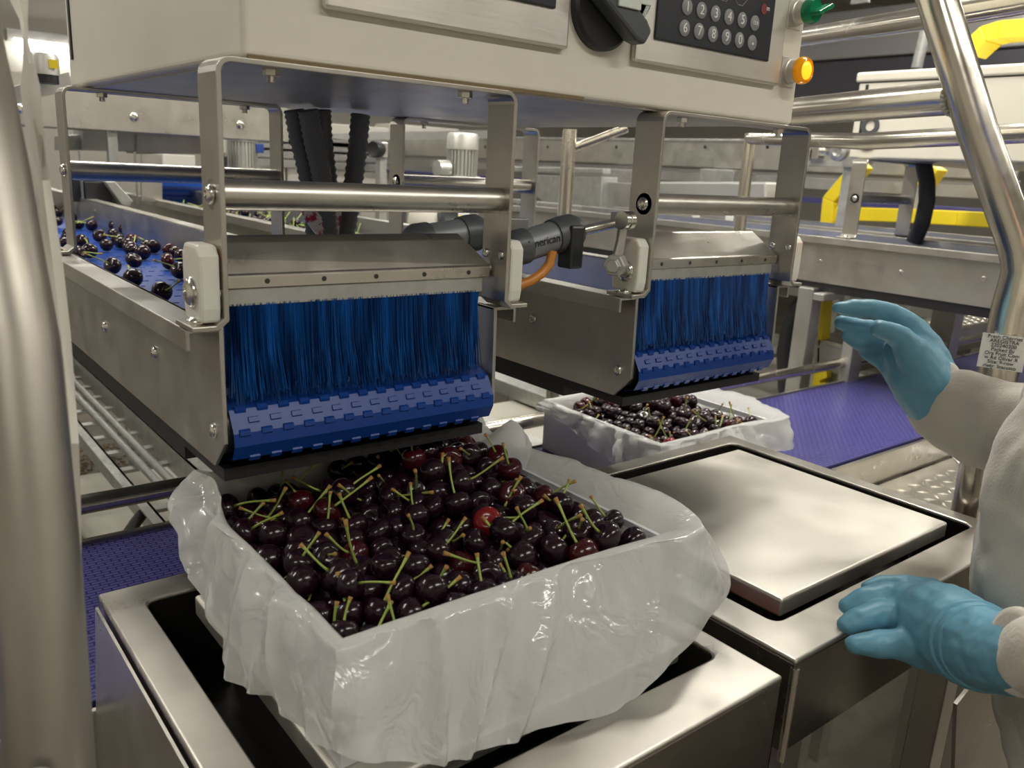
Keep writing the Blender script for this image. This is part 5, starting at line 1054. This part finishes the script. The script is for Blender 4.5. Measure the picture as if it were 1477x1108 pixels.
# ceiling side of the top right corner
t = thing('overhead_duct', 'dark grey ventilation duct under the ceiling at top right', 'duct', (13.5, 4, 1.6))
MB().box((12.5, -4.5, 1.9), (14.5, 9, 2.6)).build('duct', M['ductgrey'], t, bevel=.01)
MB().box((12.4, -4.5, 1.15), (12.8, 9, 1.85)).build('lower_flange', M['dark_opening'], t)
o = MB().tube([px(1336, -10, 'X', 9.0), px(1334, 45, 'X', 9.0), px(1322, 98, 'X', 9.0)], .055, 12).build('cable_sleeve', M['galv'], smooth=50); tag(o, 'pale braided cable sleeve hanging behind the handrails at top right', 'cable')
o = block('white_sign', 1228, -6, 1252, 3, 'X', 11.0, .05, M['paper'], 'small white card hanging at the top edge above the green switch', 'card')
# tag and dark cable at the lower right
t = thing('hang_tag', 'small grey tag on a clear tie hanging low beside the coat', 'tag', pd(1410, 1060, 2.6))
MB().prism([pd(u, v, 2.6) for u, v in ((1396, 1046), (1412, 1036), (1424, 1120), (1402, 1125))], tuple(Vector(ray(1410, 1060)) * .006)).build('tag_plate', M['alu'], t, bevel=.001)
MB().tube([pd(1405, 995, 2.6), pd(1408, 1022, 2.6), pd(1412, 1030, 2.6), pd(1418, 1052, 2.6)], .010, 8).build('tie', M['paint_white'], t)
# ================================================================ the packer at the right
def capsule(mb, a, b, ra, rb, n=16):
    a, b = Vector(a), Vector(b); d = (b - a); L = d.length; d = d.normalized()
    prof = [(ra * math.sin(t_), -ra * math.cos(t_)) for t_ in (0.05, .4, .8, 1.2, 1.57)] + [(rb * math.cos(t_), L + rb * math.sin(t_)) for t_ in (0, .4, .8, 1.2, 1.52)]
    mb.lathe(a, d, prof, n)
def chain(mb, pts):                       # (u, v, depth, radius in photo pixels)
    for p, q in zip(pts, pts[1:]): capsule(mb, pd(*p[:3]), pd(*q[:3]), p[3] * p[2] / F, q[3] * q[2] / F)
def blob(name, chains, m, parent, voxel, smooth_it=5, disp=0, dscale=.05):
    mb = MB()
    for c in chains: chain(mb, c)
    o = mb.build(name, m, parent, smooth=180)
    r = o.modifiers.new('remesh', 'REMESH'); r.mode = 'VOXEL'; r.voxel_size = voxel; r.use_smooth_shade = True
    s_ = o.modifiers.new('smooth', 'SMOOTH'); s_.iterations = smooth_it; s_.factor = .6
    if disp:
        tx = D.textures.new(name + '_folds', 'MARBLE' if False else 'CLOUDS'); tx.noise_scale = dscale; tx.noise_depth = 2
        d = o.modifiers.new('folds', 'DISPLACE'); d.texture = tx; d.strength = disp; d.mid_level = .5
        s2 = o.modifiers.new('smooth2', 'SMOOTH'); s2.iterations = 2; s2.factor = .5
    return o
feet = (2.16, .42, ZF)
pr = thing('person', 'person in beige fleece coat and blue gloves, one hand raised, one on the table edge', 'person', feet)
TP = [(1732, 560, 1.85, 215), (1726, 680, 1.82, 240), (1700, 770, 1.80, 252), (1693, 860, 1.80, 256), (1708, 980, 1.80, 254), (1734, 1110, 1.80, 252)]
chs = [TP, [(1690, 520, 1.9, 120), (1850, 500, 1.95, 120)], [(1734, 1110, 1.80, 252), (1770, 1400, 1.80, 262)],
       [(1352, 580, 2.40, 44), (1382, 592, 2.36, 58), (1425, 608, 2.30, 66), (1480, 626, 2.20, 76), (1545, 640, 2.08, 88), (1640, 560, 1.95, 110)],
       [(1478, 942, 1.49, 44), (1494, 948, 1.47, 58), (1545, 958, 1.42, 74), (1660, 940, 1.40, 96), (1760, 760, 1.55, 110), (1790, 600, 1.85, 120)]]
coat = blob('coat', chs, M['coat'], pr, .007, 5, .034, .09)
# coat sleeve hem
def ring(name, u, v, d, du, dv, r, m, w=.016):
    c = Vector(pd(u, v, d)); ax = (Vector(pd(u + du, v + dv, d)) - c).normalized()
    return MB().lathe(c - ax * w, ax, [(r - .008, 0), (r + .004, .004), (r + .007, w), (r + .004, 2 * w), (r - .008, 2 * w + .004)], 32).build(name, m, pr, smooth=70)
ring('cuff', 1350, 572, 2.40, 1.0, .22, 50 * 2.4 / F, M['coat'])
ring('cuff', 1470, 940, 1.50, 1.0, .12, 58 * 1.50 / F, M['coat'])
g1 = blob('raised_glove', [
    [(1343, 572, 2.40, 43), (1326, 540, 2.40, 44), (1312, 512, 2.42, 37)],
    [(1350, 545, 2.42, 30), (1334, 505, 2.42, 27), (1312, 472, 2.42, 21), (1288, 454, 2.43, 16), (1258, 446, 2.44, 14.5), (1228, 444, 2.45, 13), (1208, 444, 2.45, 9)],
    [(1320, 508, 2.47, 24), (1290, 486, 2.50, 16), (1250, 474, 2.52, 13.5), (1215, 466, 2.53, 11.5)],
    [(1305, 520, 2.47, 26), (1272, 503, 2.50, 15), (1240, 494, 2.52, 12.5), (1222, 486, 2.53, 9)],
    [(1300, 540, 2.44, 24), (1275, 522, 2.49, 14), (1250, 508, 2.52, 11)],
    [(1338, 548, 2.36, 34), (1318, 510, 2.34, 25), (1300, 489, 2.33, 18), (1284, 480, 2.33, 15.5), (1268, 473, 2.33, 13)],
    [(1343, 572, 2.40, 42), (1358, 590, 2.40, 42)]], M['glove'], pr, .0024, 3, .0045, .022)
g2 = blob('lower_glove', [
    [(1484, 954, 1.50, 50), (1440, 944, 1.60, 56), (1398, 926, 1.74, 64), (1352, 898, 1.86, 60), (1316, 876, 1.92, 38)],
    [(1350, 928, 1.93, 42), (1330, 912, 1.92, 42)],
    [(1340, 862, 2.00, 30), (1305, 846, 2.01, 19), (1275, 842, 2.02, 13), (1250, 846, 2.02, 9)],
    [(1330, 872, 1.96, 34), (1280, 860, 1.95, 21), (1245, 864, 1.95, 17), (1224, 874, 1.95, 12.5)],
    [(1325, 895, 1.92, 32), (1275, 886, 1.90, 21), (1240, 892, 1.89, 18), (1222, 902, 1.89, 14)],
    [(1350, 935, 1.86, 38), (1300, 930, 1.83, 24), (1260, 929, 1.82, 19), (1234, 930, 1.82, 15)]], M['glove'], pr, .0022, 3, .0045, .02)
# cuff wrinkles of the lower glove
for (u, v, d, r) in ((1408, 930, 1.70, 61.5), (1420, 935, 1.665, 60)):
    c = Vector(pd(u, v, d)); ax = (Vector(pd(u + 40, v + 14, d - .14)) - c).normalized(); rr = r * d / F
    MB().lathe(c, ax, [(rr - .004, -.006), (rr + .002, -.003), (rr + .004, 0), (rr + .002, .003), (rr - .004, .006)], 40).build('glove_fold', M['glove'], pr, smooth=80)
# head with hair net, neck, legs and boots: outside the frame but part of the figure
hc = Vector((2.20, .36, -.12)); hz = hc.z + .50
mb = MB()
v = []; n_, k_ = 28, 20
for i in range(k_ + 1):
    th = math.pi * i / k_
    for j_ in range(n_):
        ph = 2 * math.pi * j_ / n_; x_, y_, z_ = math.sin(th) * math.cos(ph), math.sin(th) * math.sin(ph), math.cos(th)
        fx = max(0, -x_)
        w = 1 - .25 * max(0, -z_ - .2)
        nose = .07 * math.exp(-((z_ + .10) / .16) ** 2 - (y_ / .14) ** 2) * (fx > 0) ; brow = .02 * math.exp(-((z_ - .22) / .1) ** 2) * fx
        eye = -.035 * (math.exp(-((z_ - .08) / .09) ** 2 - ((abs(y_) - .32) / .12) ** 2)) * (fx > 0)
        mouth = -.02 * math.exp(-((z_ + .48) / .04) ** 2 - (y_ / .25) ** 2) * (fx > 0)
        v.append((hc.x - .02 + (.21 * x_) * w - (nose + brow + eye + mouth), hc.y + .165 * y_ * w, hz + .25 * z_))
mb.add(v, [(i * n_ + j_, (i + 1) * n_ + j_, (i + 1) * n_ + (j_ + 1) % n_, i * n_ + (j_ + 1) % n_) for i in range(k_) for j_ in range(n_)])
capsule(mb, (hc.x + .04, hc.y, hz - .15), (hc.x + .05, hc.y, hc.z), .11, .13)
mb.build('head', M['skin'], pr, smooth=180)
mb = MB(); v = []
for i in range(9):
    th = math.pi * .56 * i / 8
    for j_ in range(28):
        ph = 2 * math.pi * j_ / 28; v.append((hc.x + .01 + .245 * math.sin(th) * math.cos(ph) + .05 * max(0, th - .8), hc.y + .20 * math.sin(th) * math.sin(ph), hz + .04 + .25 * math.cos(th)))
mb.add(v, [(i * 28 + j_, (i + 1) * 28 + j_, (i + 1) * 28 + (j_ + 1) % 28, i * 28 + (j_ + 1) % 28) for i in range(8) for j_ in range(28)]).build('hair_net', M['cable_blue'], pr, smooth=180)
for s_ in (-1, 1):
    mb = MB(); capsule(mb, (feet[0] + .02, feet[1] + s_ * .19, ZF + 1.35), (feet[0] + .02, feet[1] + s_ * .18, ZF + .25), .19, .12); mb.build('trouser_leg', M['trouser'], pr, smooth=180)
    mb = MB(); capsule(mb, (feet[0] + .05, feet[1] + s_ * .18, ZF + .10), (feet[0] - .32, feet[1] + s_ * .19, ZF + .085), .10, .085); mb.build('boot', M['rubber'], pr, smooth=180)
for i, j_ in ((0, 0),):
    pass
